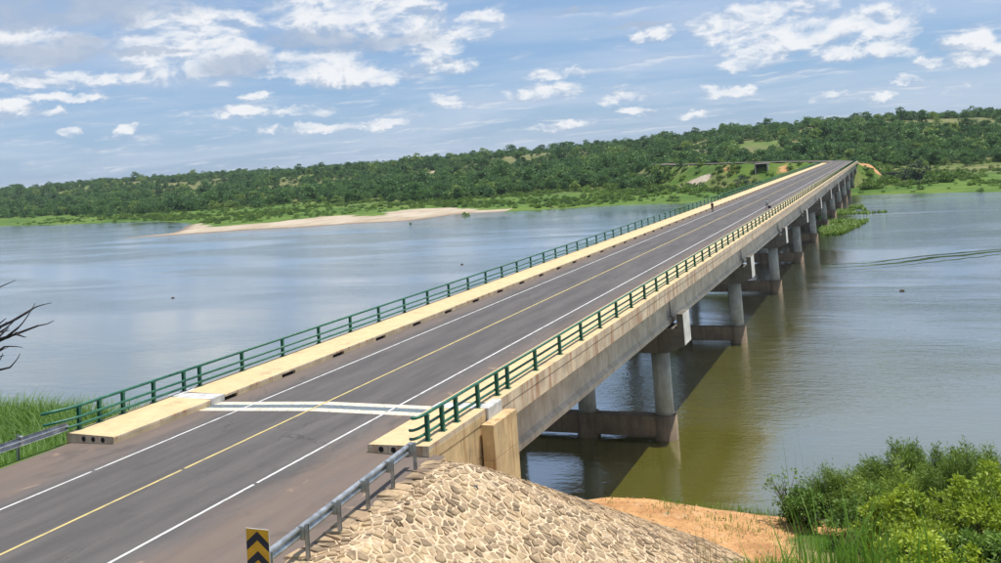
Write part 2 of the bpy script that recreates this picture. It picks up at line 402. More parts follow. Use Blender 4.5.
def water_mat():
    m, T, b = new_mat('water'); p = pos(T)
    x, y, z = T.sep(p)
    murk = T.mix(T.ramp(T.noise(p, .05, 4, .5), .3, .7), (.098, .094, .010), (.118, .110, .016))
    murk = T.mix(T.ramp(y, 30.0, 130.0), murk, (.045, .056, .030))   # yellow-green near the bank, darker and bluer farther out
    # ripples: wind-chopped patches and calm lanes
    calm = T.noise(T.scale(p, (.35, 1.0, 1)), .035, 5, .6, .5)
    ampl = T.ramp(calm, .38, .62, .25, 1.15)
    w1 = T.noise(T.scale(p, (.8, 1.9, 1)), .75, 4, .6, .3)
    w2 = T.noise(T.scale(p, (1, 1.6, 1)), 2.6, 3, .6)
    w3 = T.noise(T.scale(p, (.6, 1.5, 1)), .16, 3, .5)
    h = T.math('ADD', T.math('MULTIPLY', w1, .09), T.math('ADD', T.math('MULTIPLY', w2, .045), T.math('MULTIPLY', w3, .10)))
    h = T.math('MULTIPLY', T.math('MULTIPLY', h, ampl), T.ramp(x, -30.0, 8.0, .38, 1.0))
    # two long low current lines running out from the piers
    q = T.math('ADD', T.math('MULTIPLY_ADD', x, -.69, y), T.math('MULTIPLY', T.noise(p, .04, 3), 14.0))
    for c0, wd, am in ((133.6, 1.2, .34), (137.6, .8, .24), (129.8, .7, .12)):
        g = T.math('EXPONENT', T.math('MULTIPLY', T.math('POWER', T.math('DIVIDE', T.math('SUBTRACT', q, c0), wd), 2.0), -1.0))
        h = T.math('ADD', h, T.math('MULTIPLY', T.math('MULTIPLY', g, am), T.ramp(x, 9.0, 30.0)))
    nd = T.add('ShaderNodeBump', {'Height': h, 'Strength': 1.0, 'Distance': 1.0})
    T.n.remove(b)
    body = T.add('ShaderNodeBsdfDiffuse', {'Color': murk})
    gl = T.add('ShaderNodeBsdfGlossy', {'Color': (.97, .98, 1, 1), 'Roughness': .04, 'Normal': nd.outputs[0]})
    lw = T.add('ShaderNodeLayerWeight', {'Blend': .5, 'Normal': nd.outputs[0]})
    fr = T.math('MULTIPLY_ADD', T.math('POWER', lw.outputs['Facing'], 1.9), .93, .03, clamp=True)
    mx = T.add('ShaderNodeMixShader', {0: fr}); T.l.new(body.outputs[0], mx.inputs[1]); T.l.new(gl.outputs[0], mx.inputs[2])
    T.l.new(mx.outputs[0], T.n['Material Output'].inputs[0])
    return m
WATER = water_mat()
WZ = -11.5

# ------------------------------------------------------------------ terrain
SHORE = np.array([(-6000,1500),(-3000,900),(-1400,640),(-900,560),(-615,494),(-522,466),(-478,450),(-455,456),(-400,432),(-342,393),(-300,335),(-284,308),(-299,288),(-265,297),(-240,309),(-216,311),(-196,320),
                  (-170,324),(-160,357),(-132,360),(-98,370),(-61,364),(-46,372),(-20,366),(10,360),(38,348),(57,337),(120,318),(300,280),(900,220),(6000,0),(6000,9000),(-6000,9000)], float)
def shore_dist(x, y):
    x = np.asarray(x, float); y = np.asarray(y, float)
    best = np.full(x.shape, 1e9); ins = np.zeros(x.shape, bool)
    n = len(SHORE)
    for i in range(n):
        a = SHORE[i]; c_ = SHORE[(i+1) % n]
        e = c_-a; t = np.clip(((x-a[0])*e[0]+(y-a[1])*e[1])/(e@e), 0, 1)
        best = np.minimum(best, np.hypot(x-a[0]-t*e[0], y-a[1]-t*e[1]))
        cond = (a[1] > y) != (c_[1] > y)
        xi = a[0] + (y-a[1])/np.where(c_[1]-a[1] == 0, 1e-9, c_[1]-a[1])*e[0]
        ins ^= cond & (x < xi)
    return np.where(ins, best, -best)
PATH = np.array([(0,436,-.15),(0,450,0.0),(-4,460,.3),(-14,468,.7),(-32,474,1.5),(-56,480,2.2),(-76,494,2.6),(-90,516,2.6),(-110,540,3.5)], float)
def path_info(x, y):
    best = np.full(np.shape(x), 1e9); z = np.zeros(np.shape(x))
    for i in range(len(PATH)-1):
        a, c_ = PATH[i], PATH[i+1]; e = (c_-a)[:2]
        t = np.clip(((x-a[0])*e[0]+(y-a[1])*e[1])/(e@e), 0, 1)
        d = np.hypot(x-a[0]-t*e[0], y-a[1]-t*e[1]); zz = a[2]+t*(c_[2]-a[2])
        z = np.where(d < best, zz, z); best = np.minimum(best, d)
    return best, z
def cone_h(x, y):
    dxn = np.maximum(0, np.where(x > 0, (x-9.6)/1.6, (-x-8.3)/1.6)); dyn = np.maximum(0, (y+5.6)/2.05)
    return -.15-np.hypot(dxn, dyn)
def knoll_h(x, y): return 8.2-.37*np.maximum(0, np.hypot(x-26, y+38)-3)
def bench_h(x, y):
    n = fbm(x, y, 6, 4, 3)-.5
    edge = 12.3+3.4*(fbm(x, 0*x, 9, 3, 5)-.5)+np.where(x > 15, (x-15)*.10, 0)
    lip = .55*np.exp(-((y-11.0)/2.2)**2)*np.exp(-((x-9.5)/3.5)**2)
    b = np.where(x > 0, -7.45, -4.9)-.02*np.clip(y, -20, 15)+.55*n+lip
    b = b-sstep(0, 4.2, y-edge)*5.6-np.clip(y-edge-4, 0, 50)*.15
    return np.maximum(b, -15)
def terrain(x, y):
    x = np.asarray(x, float); y = np.asarray(y, float)
    near = np.maximum(np.maximum(cone_h(x, y), bench_h(x, y)), np.where(x > 4, knoll_h(x, y), -20))
    back = np.clip((-y-60)*.04, 0, 6)*(np.abs(x) > 12)
    near = near+back
    d = shore_dist(x, y)
    w = d+8*(fbm(x, y, 40, 3, 21)-.5)
    far = WZ+np.where(w < 0, np.maximum(w*.10, -3), np.minimum(w*.05, .7)+np.clip(w-14, 0, 120)*.012)
    far = far+(d > 5)*np.clip((d-5)/60, 0, 1)*1.2*(fbm(x, y, 30, 3, 31)-.5)
    top = 30+4*np.exp(-((x+60)/260)**2)-3*np.exp(-((x-260)/200)**2)-3*np.exp(-((x+900)/300)**2)+14*(fbm(x, y, 330, 4, 41)-.5)
    rise = sstep(110, 660, d+120*(fbm(x, y, 220, 3, 51)-.5))
    far = far+top*rise+np.clip((d-900)*.006, 0, 14)
    pd, pz = path_info(x, y)
    emb = pz-.25-np.maximum(0, pd-6.0)/1.5
    far = np.where(y > 436, np.maximum(far, emb), np.maximum(far, np.where(np.hypot(x, y-437) < 60, -.4-np.maximum(0, np.abs(x)-8)/1.5-np.maximum(0, 437-y)/1.8, -20)))
    m = 0.9*np.exp(-(((x-13)/4.0)**2+((y-452)/5)**2))*3
    far = far+m*(y > 440)
    return np.where(y < 150, near, far)
def axis(segs):
    out = []
    for a, c_, st in segs:
        out += list(np.arange(a, c_-1e-6, st))
    out.append(segs[-1][1]); return np.array(out)
gx = axis([(-6000,-1600,200),(-1600,-700,30),(-700,-160,6),(-160,-48,3),(-48,-14,1.0),(-14,40,.45),(40,70,2),(70,200,6),(200,700,25),(700,6000,220)])
gy = axis([(-900,-120,60),(-120,-45,3),(-45,-18,1),(-18,22,.45),(22,60,2),(60,275,20),(275,430,5),(430,500,3),(500,760,9),(760,1300,22),(1300,2400,80),(2400,9000,400)])
X, Y = np.meshgrid(gx, gy); Z = terrain(X, Y)
# the road bed lies just under the asphalt
Vt = np.stack([X, Y, Z], -1).reshape(-1, 3)
nx, ny = len(gx), len(gy)
I = np.arange(nx*ny).reshape(ny, nx)
Ft = np.stack([I[:-1,:-1], I[:-1,1:], I[1:,1:], I[1:,:-1]], -1).reshape(-1, 4)
D = shore_dist(X, Y); pd, pz = path_info(X, Y)
sand = np.zeros_like(X); grass = np.zeros_like(X); soil = np.zeros_like(X)
farm = Y > 150
sandw = 58*np.exp(-((X+222)/64)**2)
sandn = fbm(X, Y, 26, 4, 61)
sand = np.where(farm & (X > -330) & (X < -140), sstep(0.0, .3, 1.1-D/np.maximum(sandw, 1)+1.6*(sandn-.5))*(D > -20), 0)
sand = np.maximum(sand, np.where(farm & (D > 45) & (D < 120) & (X > -200) & (X < -10), sstep(.74, .84, fbm(X*.35, Y, 16, 3, 71)), 0))
sand = np.maximum(sand, np.where(farm & (D > 260), sstep(.66, .74, fbm(X*.5, Y, 60, 4, 81)), 0)*.9)
grass = np.where(farm, 1-sstep(95, 180, D+70*(fbm(X, Y, 60, 3, 91)-.5)), 0)
grass = np.where(farm & (pd < 40), grass*(.25+.75*sstep(.4, .6, fbm(X, Y, 12, 3, 93))), grass)
grass = np.maximum(grass, np.where(farm, sstep(.56, .68, fbm(X, Y, 90, 4, 95)), 0)*.75)
soil = np.where(farm & (pd < 22) & (pd > 5), .95*np.maximum(np.exp(-(((X+57)/7)**2+((Y-469)/6)**2)), np.exp(-(((X+24)/9)**2+((Y-462)/5)**2)))*sstep(.3, .6, fbm(X, Y, 7, 3, 101)), 0)
soil = np.maximum(soil, np.where(farm, 1.5*np.exp(-(((X-12.5)/5.5)**2+((Y-447)/9)**2)), 0))
nearm = ~farm
cone = cone_h(X, Y); bench = bench_h(X, Y)
kn = knoll_h(X, Y)
ns = np.clip(1.1-sstep(14, 21, X+3*(fbm(X, Y, 3, 3, 111)-.5)), 0, 1)*(X > 2)+.55*sstep(.45, .7, fbm(X, Y, 2.4, 3, 113))*(X > 2)
soil = np.where(nearm, np.where((X > 2) & (Y > -2), ns, .25), soil)
grass = np.where(nearm, np.where(X > 2, sstep(.45, .62, fbm(X, Y, 3, 4, 117))*sstep(10, 17, X), .9), grass)
grass = np.where(nearm & (Y < -3), .8, grass)
cover = np.stack([np.clip(sand,0,1), np.clip(grass,0,1), np.clip(soil,0,1), np.ones_like(X)], -1).reshape(-1, 4)
ground = link('ground', np_mesh('ground', Vt, Ft, [GROUND], True, {'cover': ('POINT', 'FLOAT_COLOR', cover)}))
tag(ground, 'river banks and wooded hills on both sides of the river', 'ground', kind='structure')
def gz(x, y): return float(terrain(np.array([x]), np.array([y]))[0])

wb = MB(); wb.v = [(-7000,-40,WZ),(7000,-40,WZ),(7000,1600,WZ),(-7000,1600,WZ)]; wb.f = [[0,1,2,3]]; wb.m = [0]
tag(wb.build('river_water', WATER), 'wide calm river under the bridge', 'water', kind='structure')

# ------------------------------------------------------------------ road before the bridge
def crown(x): return .05-.02*abs(x)
def road_sheet(name, xs, ys, dz=0.0):
    V = [(x, y, crown(x)+dz) for y in ys for x in xs]; n = len(xs)
    Fq = [(j*n+i, j*n+i+1, (j+1)*n+i+1, (j+1)*n+i) for j in range(len(ys)-1) for i in range(n-1)]
    return np_mesh(name, V, Fq)
xs_r = [-7.7,-5.5,-3.5,0,3.5,5.5,8.45]
me = road_sheet('approach_road', xs_r, [-220,-60,-30,-15,-5.0]); me.materials.append(ASPH)
road = tag(link('approach_road', me), 'asphalt road leading onto the bridge', 'road', kind='structure')
def line(name, parent, x, w, y0, y1, m, dz=.004, ny=1):
    V = []; ys = [y0+(y1-y0)*k/ny for k in range(ny+1)]
    for y in ys: V += [(x-w/2, y, crown(x-w/2 if x > 0 else x-w/2)+dz), (x+w/2, y, crown(x+w/2)+dz)]
    if x == 0: V = [(a, b_, crown(0)+dz) for a, b_, _ in V]
    Fq = [(2*k, 2*k+1, 2*k+3, 2*k+2) for k in range(ny)]
    o = link(name, np_mesh(name, V, Fq, [m]), parent); return o
for x in (-3.5, 3.5):
    line('edge_line', road, x, .11, -220, -9.2, LINE_W); line('edge_line', road, x, .11, -9.05, -5.0, LINE_W)
line('centre_line', road, 0, .11, -220, -8.6, LINE_Y); line('centre_line', road, 0, .11, -8.45, -5.0, LINE_Y)

# ------------------------------------------------------------------ the bridge
bridge = tag(empty('bridge', (0, 0, WZ)), 'long straight concrete girder bridge with green railings crossing the river', 'bridge')
class Off:  # everything below is drawn in world numbers and hung under the bridge root
    pass
def B(mb, name, mats, parent=None, smooth=False, bevel=0.0):
    o = mb.build(name, mats, None, smooth, bevel)
    o.parent = parent or bridge
    o.matrix_parent_inverse = Matrix.Translation((0, 0, -WZ)) if (parent is None) else Matrix.Identity(4)
    return o
def BC(me, name, parent=None, loc=(0,0,0)):
    o = bpy.data.objects.new(name, me); COL.objects.link(o); o.location = loc
    o.parent = parent or bridge
    if parent is None: o.matrix_parent_inverse = Matrix.Translation((0, 0, -WZ))
    return o
SP = 36.4; NS = 12; YE = SP*NS
me = road_sheet('carriageway', [-5.5,-3.5,0,3.5,5.5], [-5.0]+list(np.linspace(0, YE, 13)) ); me.materials.append(ASPH)
deck = BC(me, 'carriageway')
for x in (-3.5, 3.5):
    line('edge_line', deck, x, .11, -5.0, YE, LINE_W, .009, 6)
line('centre_line', deck, 0, .11, -5.0, YE, LINE_Y, .009, 6)
# expansion joint: two pale strips with a rubber seal between, slightly skewed
def cross_strip(name, y0, y1, m, dz):
    xs = [-5.5, 0, 5.5]; V = []
    for x in xs: V += [(x, y0+.055*x, crown(x)+dz), (x, y1+.055*x, crown(x)+dz)]
    return link(name, np_mesh(name, V, [(0,2,3,1),(2,4,5,3)], [m]), deck)
cross_strip('joint_strip', -.92, -.42, JOINT_C, .005); cross_strip('joint_strip', .12, .60, JOINT_C, .005); cross_strip('joint_seal', -.42, .12, JOINT_R, .0045)

# walkways with drain slots cut in the kerb, shade painted black on their backs
SLOT0, SLOTD, SLOTL = .88, 4.67, 1.15
def walk_section(side, y0, y1, name='walkway', ducts=False):
    mb = MB()
    sgn = side
    def bx(xa, xb, ya, yb, za, zb):
        a, b_ = sorted((xa*sgn, xb*sgn)); mb.box(a, b_, ya, yb, za, zb)
    # top slab, falls gently to the road
    pr = [(5.5*sgn,.10),(7.95*sgn,.10),(7.95*sgn,.27),(5.53*sgn,.225),(5.5*sgn,.195)]
    if sgn < 0: pr = pr[::-1]
    mb.prism(pr, y0, y1)
    bx(5.66, 7.95, y0, y1, -.10, .0985)
    o = B(mb, name, [CONC_W if False else CONC_F, DARK])
    # kerb foot between the slots
    ys = y0; k = max(0, math.ceil((y0-SLOT0-SLOTL)/SLOTD))
    kb = MB()
    while ys < y1:
        s0 = SLOT0+k*SLOTD-SLOTL/2; e0 = s0+SLOTL; k += 1
        if e0 <= ys: continue
        a = ys; e = min(s0, y1)
        if e > a+.02:
            xa, xb = sorted((5.502*sgn, 5.655*sgn)); kb.box(xa, xb, a, e, -.09, .0985)
        if s0 < y1:
            xa, xb = sorted((5.64*sgn, 5.655*sgn)); kb.box(xa, xb, max(s0, ys)+.01, min(e0, y1)-.01, -.085, .0975, 1)
        ys = e0
        if s0 >= y1: break
    kk = kb.build('kerb', [CONC_W, DARK]); kk.parent = o
    return o
walks = {}
for side, ystart in ((1, -5.3), (-1, -6.15)):
    w0 = walk_section(side, ystart, -.35+.04*side)
    walks[side] = w0
    jw = MB(); a, b_ = sorted((5.505*side, 7.945*side)); jw.box(a, b_, -.32+.04*side, .55, -.05, .235)
    B(jw, 'joint_cover_slab', [PAINT_W])
    for k in range(NS):
        walk_section(side, .58 if k == 0 else SP*k+.02, SP*(k+1)-.02)
    # duct mouths in the end face, a black disc for the shade inside
    for q, xx in enumerate((6.05, 6.55, 7.05)):
        mb = MB()
        n = 16; yy = ystart-.012
        for j in range(n):
            A = 2*math.pi*j/n
            for rr, dyy in ((.105, 0), (.085, 0), (.085, .011)):
                mb.v.append((xx*side+rr*math.cos(A), yy+dyy, .075+rr*math.sin(A)))
        for j in range(n):
            j2 = (j+1) % n
            mb.f.append([3*j, 3*j2, 3*j2+1, 3*j+1]); mb.m.append(0)
            mb.f.append([3*j+1, 3*j2+1, 3*j2+2, 3*j+2]); mb.m.append(0)
        mb.f.append([3*j+2 for j in range(n)]); mb.m.append(1)
        d = mb.build('duct_mouth', [PIPE, DARK]); d.parent = w0

# deck slabs and girders, span by span
pr = [(-7.93,-.76),(-7.3,-.96),(7.3,-.96),(7.93,-.76),(7.93,-.125),(-7.93,-.125)]
slab = MB().prism(pr, .02, SP-.02).mesh('deck_slab', [CONC_F])
g = [(-.40,-2.90),(.40,-2.90),(.42,-2.84),(.42,-2.62),(.24,-2.42),(.22,-1.35),(.44,-1.18),(.44,-.965),(-.44,-.965),(-.44,-1.18),(-.22,-1.35),(-.24,-2.42),(-.42,-2.62),(-.42,-2.84)]
gird = MB().prism(g, .25, SP-.08).mesh('girder', [CONC_G])
dia = MB().box(-6.9, 6.9, .55, .9, -2.55, -.97).mesh('diaphragm', [CONC_G])
for k in range(NS):
    s_ = BC(slab, 'deck_slab', None, (0, SP*k+(1.2 if k == 0 else 0)*0, 0))
    for x in (-6.86, -3.43, 0, 3.43, 6.86): BC(gird, 'girder', None, (x, SP*k, 0))
    BC(dia, 'diaphragm', None, (0, SP*k+.3, 0)); BC(dia, 'diaphragm', None, (0, SP*(k+1)-1.6, 0))

# piers
cap = MB()
prc = [(-8.28,-4.40),(-6.9,-4.95),(6.9,-4.95),(8.28,-4.40),(8.28,-3.12),(-8.28,-3.12)]
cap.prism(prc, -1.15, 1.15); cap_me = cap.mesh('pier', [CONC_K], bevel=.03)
stop_me = MB().box(-.24, .24, -1.152, 1.152, -3.118, -2.08, 0).box(.243, .262, -1.14, 1.14, -4.36, -2.10, 1).mesh('stopper', [CONC_K, CONC_S])  # dark body painted as in shade, added pale plate painted as sunlit side
def cyl(r, z0, z1, seg=28): return MB().tube([(0,0,z0),(0,0,(z0+z1)/2),(0,0,z1)], r, seg)
pil_me = cyl(.70, -9.72, -4.955).mesh('pillar', [CONC_P], True)
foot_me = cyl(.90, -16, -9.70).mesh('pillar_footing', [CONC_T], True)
for mme in (pil_me, foot_me):
    for pl in mme.polygons:
        if len(pl.vertices) > 4: pl.use_smooth = False
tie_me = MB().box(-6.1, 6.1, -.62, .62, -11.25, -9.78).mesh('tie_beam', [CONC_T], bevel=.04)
bear_me = MB().box(-.25, .25, -.85, -.35, -3.12, -2.9).box(-.25, .25, .35, .85, -3.12, -2.9).mesh('bearing', [DARK])
for k in range(1, NS):
    y = SP*k
    p_ = BC(cap_me, 'pier', None, (0, y, 0))
    for x in (-6.1, 0, 6.1):
        BC(pil_me, 'pillar', p_, (x, 0, 0)); BC(foot_me, 'pillar_footing', p_, (x, 0, 0))
    BC(tie_me, 'tie_beam', p_)
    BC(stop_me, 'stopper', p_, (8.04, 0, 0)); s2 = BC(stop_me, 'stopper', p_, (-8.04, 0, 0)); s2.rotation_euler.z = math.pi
    for x in (-6.86, -3.43, 0, 3.43, 6.86): BC(bear_me, 'bearing', p_, (x, 0, 0))

# abutments: near one with panelled wing walls and corner blocks
ab = MB().box(-7.86, 7.86, -5.0, -.6, -5.5, -.13).box(-7.86, 7.86, -.6, 1.3, -7.5, -3.1)
abut = B(ab, 'abutment', [CONC_A])
for side, ys in ((1, -5.12), (-1, -6.0)):
    a, b_ = sorted((7.865*side, 7.935*side))
    rows = [(-.27, -1.42), (-1.435, -2.62), (-2.635, -3.85), (-3.865, -5.2)]
    for (zt, zb) in rows:
        yy = ys
        while yy < -.1:
            y2 = min(yy+1.22, -.02)
            MB().box(a, b_, yy, y2-.012, zb, zt).build('wall_panel', [CONC_A], abut, bevel=.006); yy = y2
    a2, b2 = sorted((7.84*side, 7.955*side))
    MB().box(a2, b2, ys-.16, -.38, -.255, .085).build('coping_beam', [CONC_A], abut, bevel=.01)
    # corner block beside the first girder
    a3, b3 = sorted((8.06*side, 8.52*side)); zt = -.17
    cb = MB().box(a3, b3, -.98, 1.42, -7.5, zt-.9).build('corner_block', [CONC_A], abut)
    a4, b4 = sorted((8.04*side, 8.545*side))
    zz = zt
    for hgt in (1.35, 1.3, 1.3, 1.5):
        MB().box(a4, b4, -1.0, 1.44, zz-hgt+.014, zz).build('wall_panel', [CONC_A], cb, bevel=.012); zz -= hgt
    a5, b5 = sorted((7.62*side, 8.06*side))
    MB().box(a5, b5, -.30, 1.12, -.36, .30).build('white_end_block', [PAINT_W], abut, bevel=.03)
fa = MB().box(-7.86, 7.86, YE-.4, YE+8, -9, -.13).box(-7.86, 7.86, YE-1.6, YE-.4, -10, -3.1)
fab = B(fa, 'abutment', [CONC_G])
MB().box(7.87, 8.4, YE-1.6, YE+.6, -10, -1.0).build('corner_block', [CONC_G], fab)

# railings
post_me = None
def make_post():
    mb = MB()
    # tapered plate post with a base plate and saddle on top
    for x0, x1 in ((-.075, -.045), (.045, .075)):
        mb.box(x0, x1, -.06, .06, .02, .90)
    mb.box(-.045, .045, -.016, .016, .02, .90)
    mb.box(-.13, .13, -.13, .13, 0, .022)
    mb.box(-.085, .085, -.075, .075, .86, .905)
    for sx in (-.1, .1):
        for sy in (-.1, .1): mb.tube([(sx, sy, .02), (sx, sy, .06)], .016, 6)
    return mb.mesh('post', [GREEN])
post_me = make_post()
RAILZ = (.955, .53, .23)
for side, X0, posts in ((1, 7.60, [-4.65,-3.44,-2.22,-.20,1.75,2.9]), (-1, -7.85, [-5.6,-4.5,-3.2,-1.4,.60,1.70,4.9])):
    y = posts[-1]+3.48
    while y < YE-1: posts.append(y); y += 3.48
    rl = empty('railing', (X0, 0, .258 if side > 0 else .262)); rl.parent = bridge
    rl.matrix_parent_inverse = Matrix.Translation((0, 0, -WZ))
    for yp in posts:
        po = BC(post_me, 'post', rl, (0, yp+rnd.uniform(-.02, .02), 0)); po.rotation_euler = (rnd.uniform(-.012, .012), rnd.uniform(-.012, .012), rnd.uniform(-.03, .03))
    # rails in lengths between movement joints; the first ones end in a turned-in hook
    brk = [posts[0]-.55]+[(posts[3]+posts[4])/2]+[SP*k for k in range(1, NS)]+[YE+.3]
    off = .055*(-side)  # rails run on the road face of the posts
    for iz, z in enumerate(RAILZ):
        r_ = .060 if iz == 0 else .052
        o_ = 0 if iz == 0 else .11*(-side)
        for q in range(len(brk)-1):
            a, e = brk[q]+.02, brk[q+1]-.02
            pts = [(o_, a, z)]
            if q == 0:
                pts = [(o_-.30*side, a-.02, z-.03), (o_-.24*side, a-.10, z-.02), (o_-.12*side, a-.08, z-.01), (o_-.02*side, a+.10, z), (o_, a+.4, z)] if side > 0 else \
                      [(o_-.55, a-.85, z-.03), (o_-.30, a-.40, z-.01), (o_-.08, a+.05, z), (o_, a+.5, z)]
            pts.append((o_, e, z))
            MB().tube(pts, r_, 10, 0).build('rail', [GREEN], rl, True)

# ------------------------------------------------------------------ guard rails on the approach
WB = [(-.165,-.02),(-.15,.05),(-.10,.09),(-.06,.085),(-.02,.0),(.02,.0),(.06,.085),(.10,.09),(.15,.05),(.165,-.02)]
def beam_mesh(pts, side):
    """W profile swept along pts, thin steel with a back face"""
    V = []; Fq = []; n = len(WB)
    pts = [Vector(p) for p in pts]
    for i, p in enumerate(pts):
        t = (pts[min(i+1, len(pts)-1)]-pts[max(i-1, 0)]).normalized(); nn = Vector((t.y, -t.x, 0)).normalized()*(-side)
        for zz, d_ in WB: V.append(tuple(p+nn*d_+Vector((0, 0, zz))))
        for zz, d_ in WB: V.append(tuple(p+nn*(d_-.006)+Vector((0, 0, zz))))
    m_ = 2*n
    for i in range(len(pts)-1):
        for k in range(n-1):
            Fq.append((i*m_+k, i*m_+k+1, (i+1)*m_+k+1, (i+1)*m_+k)); Fq.append((i*m_+n+k+1, i*m_+n+k, (i+1)*m_+n+k, (i+1)*m_+n+k+1))
        for k in (0, n-1):
            Fq.append((i*m_+k, i*m_+n+k, (i+1)*m_+n+k, (i+1)*m_+k))
    return np_mesh('beam', V, Fq, [STEEL])
gpost_me = MB().box(-.05, .05, -.04, -.03, -.6, .80).box(-.05, .05, .03, .04, -.6, .80).box(-.006, .006, -.03, .03, -.6, .80).mesh('post', [STEEL])
gspc_me = MB().box(-.09, .09, -.06, .06, .40, .76).mesh('spacer', [STEEL], bevel=.01)
bolt_me = MB().tube([(-.012,0,0),(.012,0,0)], .022, 8).mesh('bolt', [STEEL])
def guard(label, pts, side, y_list, xof):
    g_ = tag(empty('guard_rail', (pts[0][0], pts[0][1], -.1)), label, 'guard rail')
    inv = Vector(g_.location)
    o = link('beam', beam_mesh([Vector(p)-inv for p in pts], side), g_)
    for y in y_list:
        x = xof(y)
        q = link('post', gpost_me, g_); q.location = Vector((x, y, 0))-inv
        s_ = link('spacer', gspc_me, g_); s_.location = Vector((x-.15*side, y, 0))-inv
        b_ = link('bolt', bolt_me, g_); b_.location = Vector((x-.30*side, y, .57))-inv
    return g_
gxr = lambda y: 8.12+(-6.65-y)*.080
ysr = [-6.65-1.78*k for k in range(9)]
guard('galvanised guard rail on steel posts along the stone slope by the road', [(gxr(y)-.25, y, .57) for y in (-6.35,-9,-12,-15,-18,-21.2)], 1, ysr, gxr)
gxl = lambda y: -8.05-(-6.4-y)*.045
guard('galvanised guard rail along the reeds, meeting the walkway end', [(gxl(y)+.25, y, .57) for y in (-6.2,-9,-13,-18,-24,-30)], -1, [-8.3-3.5*k for k in range(7)], gxl)

# hazard marker
sg = tag(empty('hazard_marker', (9.06, -16.3, -.2)), 'yellow and black chevron hazard marker beside the guard rail', 'road sign')
YEL = simple('sign_yellow', (.75, .36, .015), .5, 0, .08, 5, 0); BLK = simple('sign_black', (.012, .014, .03), .5, 0, .1, 5, 0); SWH = simple('sign_rim', (.7, .7, .68), .5, 0, .05, 4, 0)
W2, HT, HB = .33, 1.85, .55
MB().box(-W2, W2, 0, .014, HB, HT).build('plate', [SWH], sg, bevel=.004)
MB().box(-W2+.012, W2-.006, -.003, .0, HB+.012, HT-.012).build('plate_face', [YEL], sg)
apex = HT-.06
wv_ = W2-.014; drop = .255; th = .20
while apex-drop-th > HB-.3:
    mb = MB(); z = apex
    prof = [(-wv_, z-drop-th), (0, z-th), (wv_+.006, z-drop-th), (wv_+.006, z-drop), (0, z), (-wv_, z-drop)]
    prof = [(a, max(b_, HB+.014)) for a, b_ in prof]
    mb.prism([prof[0], prof[1], prof[4], prof[5]], -.007, -.0035); mb.prism([prof[1], prof[2], prof[3], prof[4]], -.007, -.0035)
    mb.build('chevron', [BLK], sg); apex -= .45
MB().tube([(0, .045, -.5), (0, .045, HT-.1)], .03, 10).build('post', [STEEL], sg, True)

# ------------------------------------------------------------------ stone pitched slope
MORTAR = simple('mortar', (.56, .43, .28), .95, 0, .2, 4, .4)
def stone_mat():
    m, T, b = new_mat('pitching_stone'); p = pos(T); ob = T.add('ShaderNodeAttribute', attribute_name='tint').outputs['Fac']
    n = T.noise(p, 9, 5, .65); n2 = T.noise(p, 1.1, 5, .6)
    cc = T.mix(ob, (.16, .112, .07), (.44, .31, .185))
    cc = T.mix(T.ramp(n2, .42, .68), cc, T.mix(.6, cc, (.60, .44, .25)))
    cc = T.mix(T.math('MULTIPLY', T.ramp(n, .45, .75), .5), cc, (.13, .10, .075))
    T.set(b.inputs['Base Color'], cc); b.inputs['Roughness'].default_value = .93; bump(T, b, n, .5, .03); return m
STONE = stone_mat()
pitch = tag(empty('stone_pitching', (9.6, -5.6, -.15)), 'slope paved with mortared tan stones below the guard rail and abutment', 'stone slope')
def surf(x, y): return np.maximum(cone_h(np.asarray(x, float), np.asarray(y, float)), -8.6)
def on_pitch(x, y):
    c_ = cone_h(np.asarray(x), np.asarray(y)); g_ = np.maximum(bench_h(np.asarray(x), np.asarray(y)), knoll_h(np.asarray(x), np.asarray(y)))
    return c_ > g_-.05
# mortar bed
qx = np.arange(8.55, 20.2, .35); qy = np.arange(-22, 14.5, .35)
QX, QY = np.meshgrid(qx, qy); QZ = cone_h(QX, QY)+.035-.02*(QX < 8.8)+.03*(fbm(QX, QY, .8, 3, 131)-.5)
keep = on_pitch(QX, QY)
# tuck the front strip under the block
idx = np.arange(QX.size).reshape(QX.shape)
km = keep[:-1,:-1] & keep[1:,:-1] & keep[:-1,1:] & keep[1:,1:]
Fm = np.stack([idx[:-1,:-1], idx[:-1,1:], idx[1:,1:], idx[1:,:-1]], -1)[km]
Vm = np.stack([QX, QY, QZ], -1).reshape(-1, 3)-np.array(pitch.location)
link('mortar_bed', np_mesh('mortar_bed', Vm, Fm, [MORTAR], True), pitch)
# one stone per cell of a jittered lattice
cs = .25
pts = []
j = 0
yy = -18.0
while yy < 13.6:
    xx = 8.72+(j % 2)*cs*.5
    while xx < 19.5:
        pts.append((xx+NR.uniform(-.15, .15), yy+NR.uniform(-.13, .13))); xx += cs*NR.uniform(.75, 1.45)
    yy += cs*.82; j += 1
pts = np.array(pts)
pts = pts[on_pitch(pts[:,0], pts[:,1]) & ~((pts[:,0] < 8.75) & (pts[:,1] > -1.5))]
def clip(poly, px, py, nx_, ny_):
    out = []
    for i in range(len(poly)):
        a, c_ = poly[i], poly[(i+1) % len(poly)]
        da = (a[0]-px)*nx_+(a[1]-py)*ny_; dc = (c_[0]-px)*nx_+(c_[1]-py)*ny_
        if da <= 0: out.append(a)
        if da*dc < 0:
            t = da/(da-dc); out.append((a[0]+t*(c_[0]-a[0]), a[1]+t*(c_[1]-a[1])))
    return out
stones = []
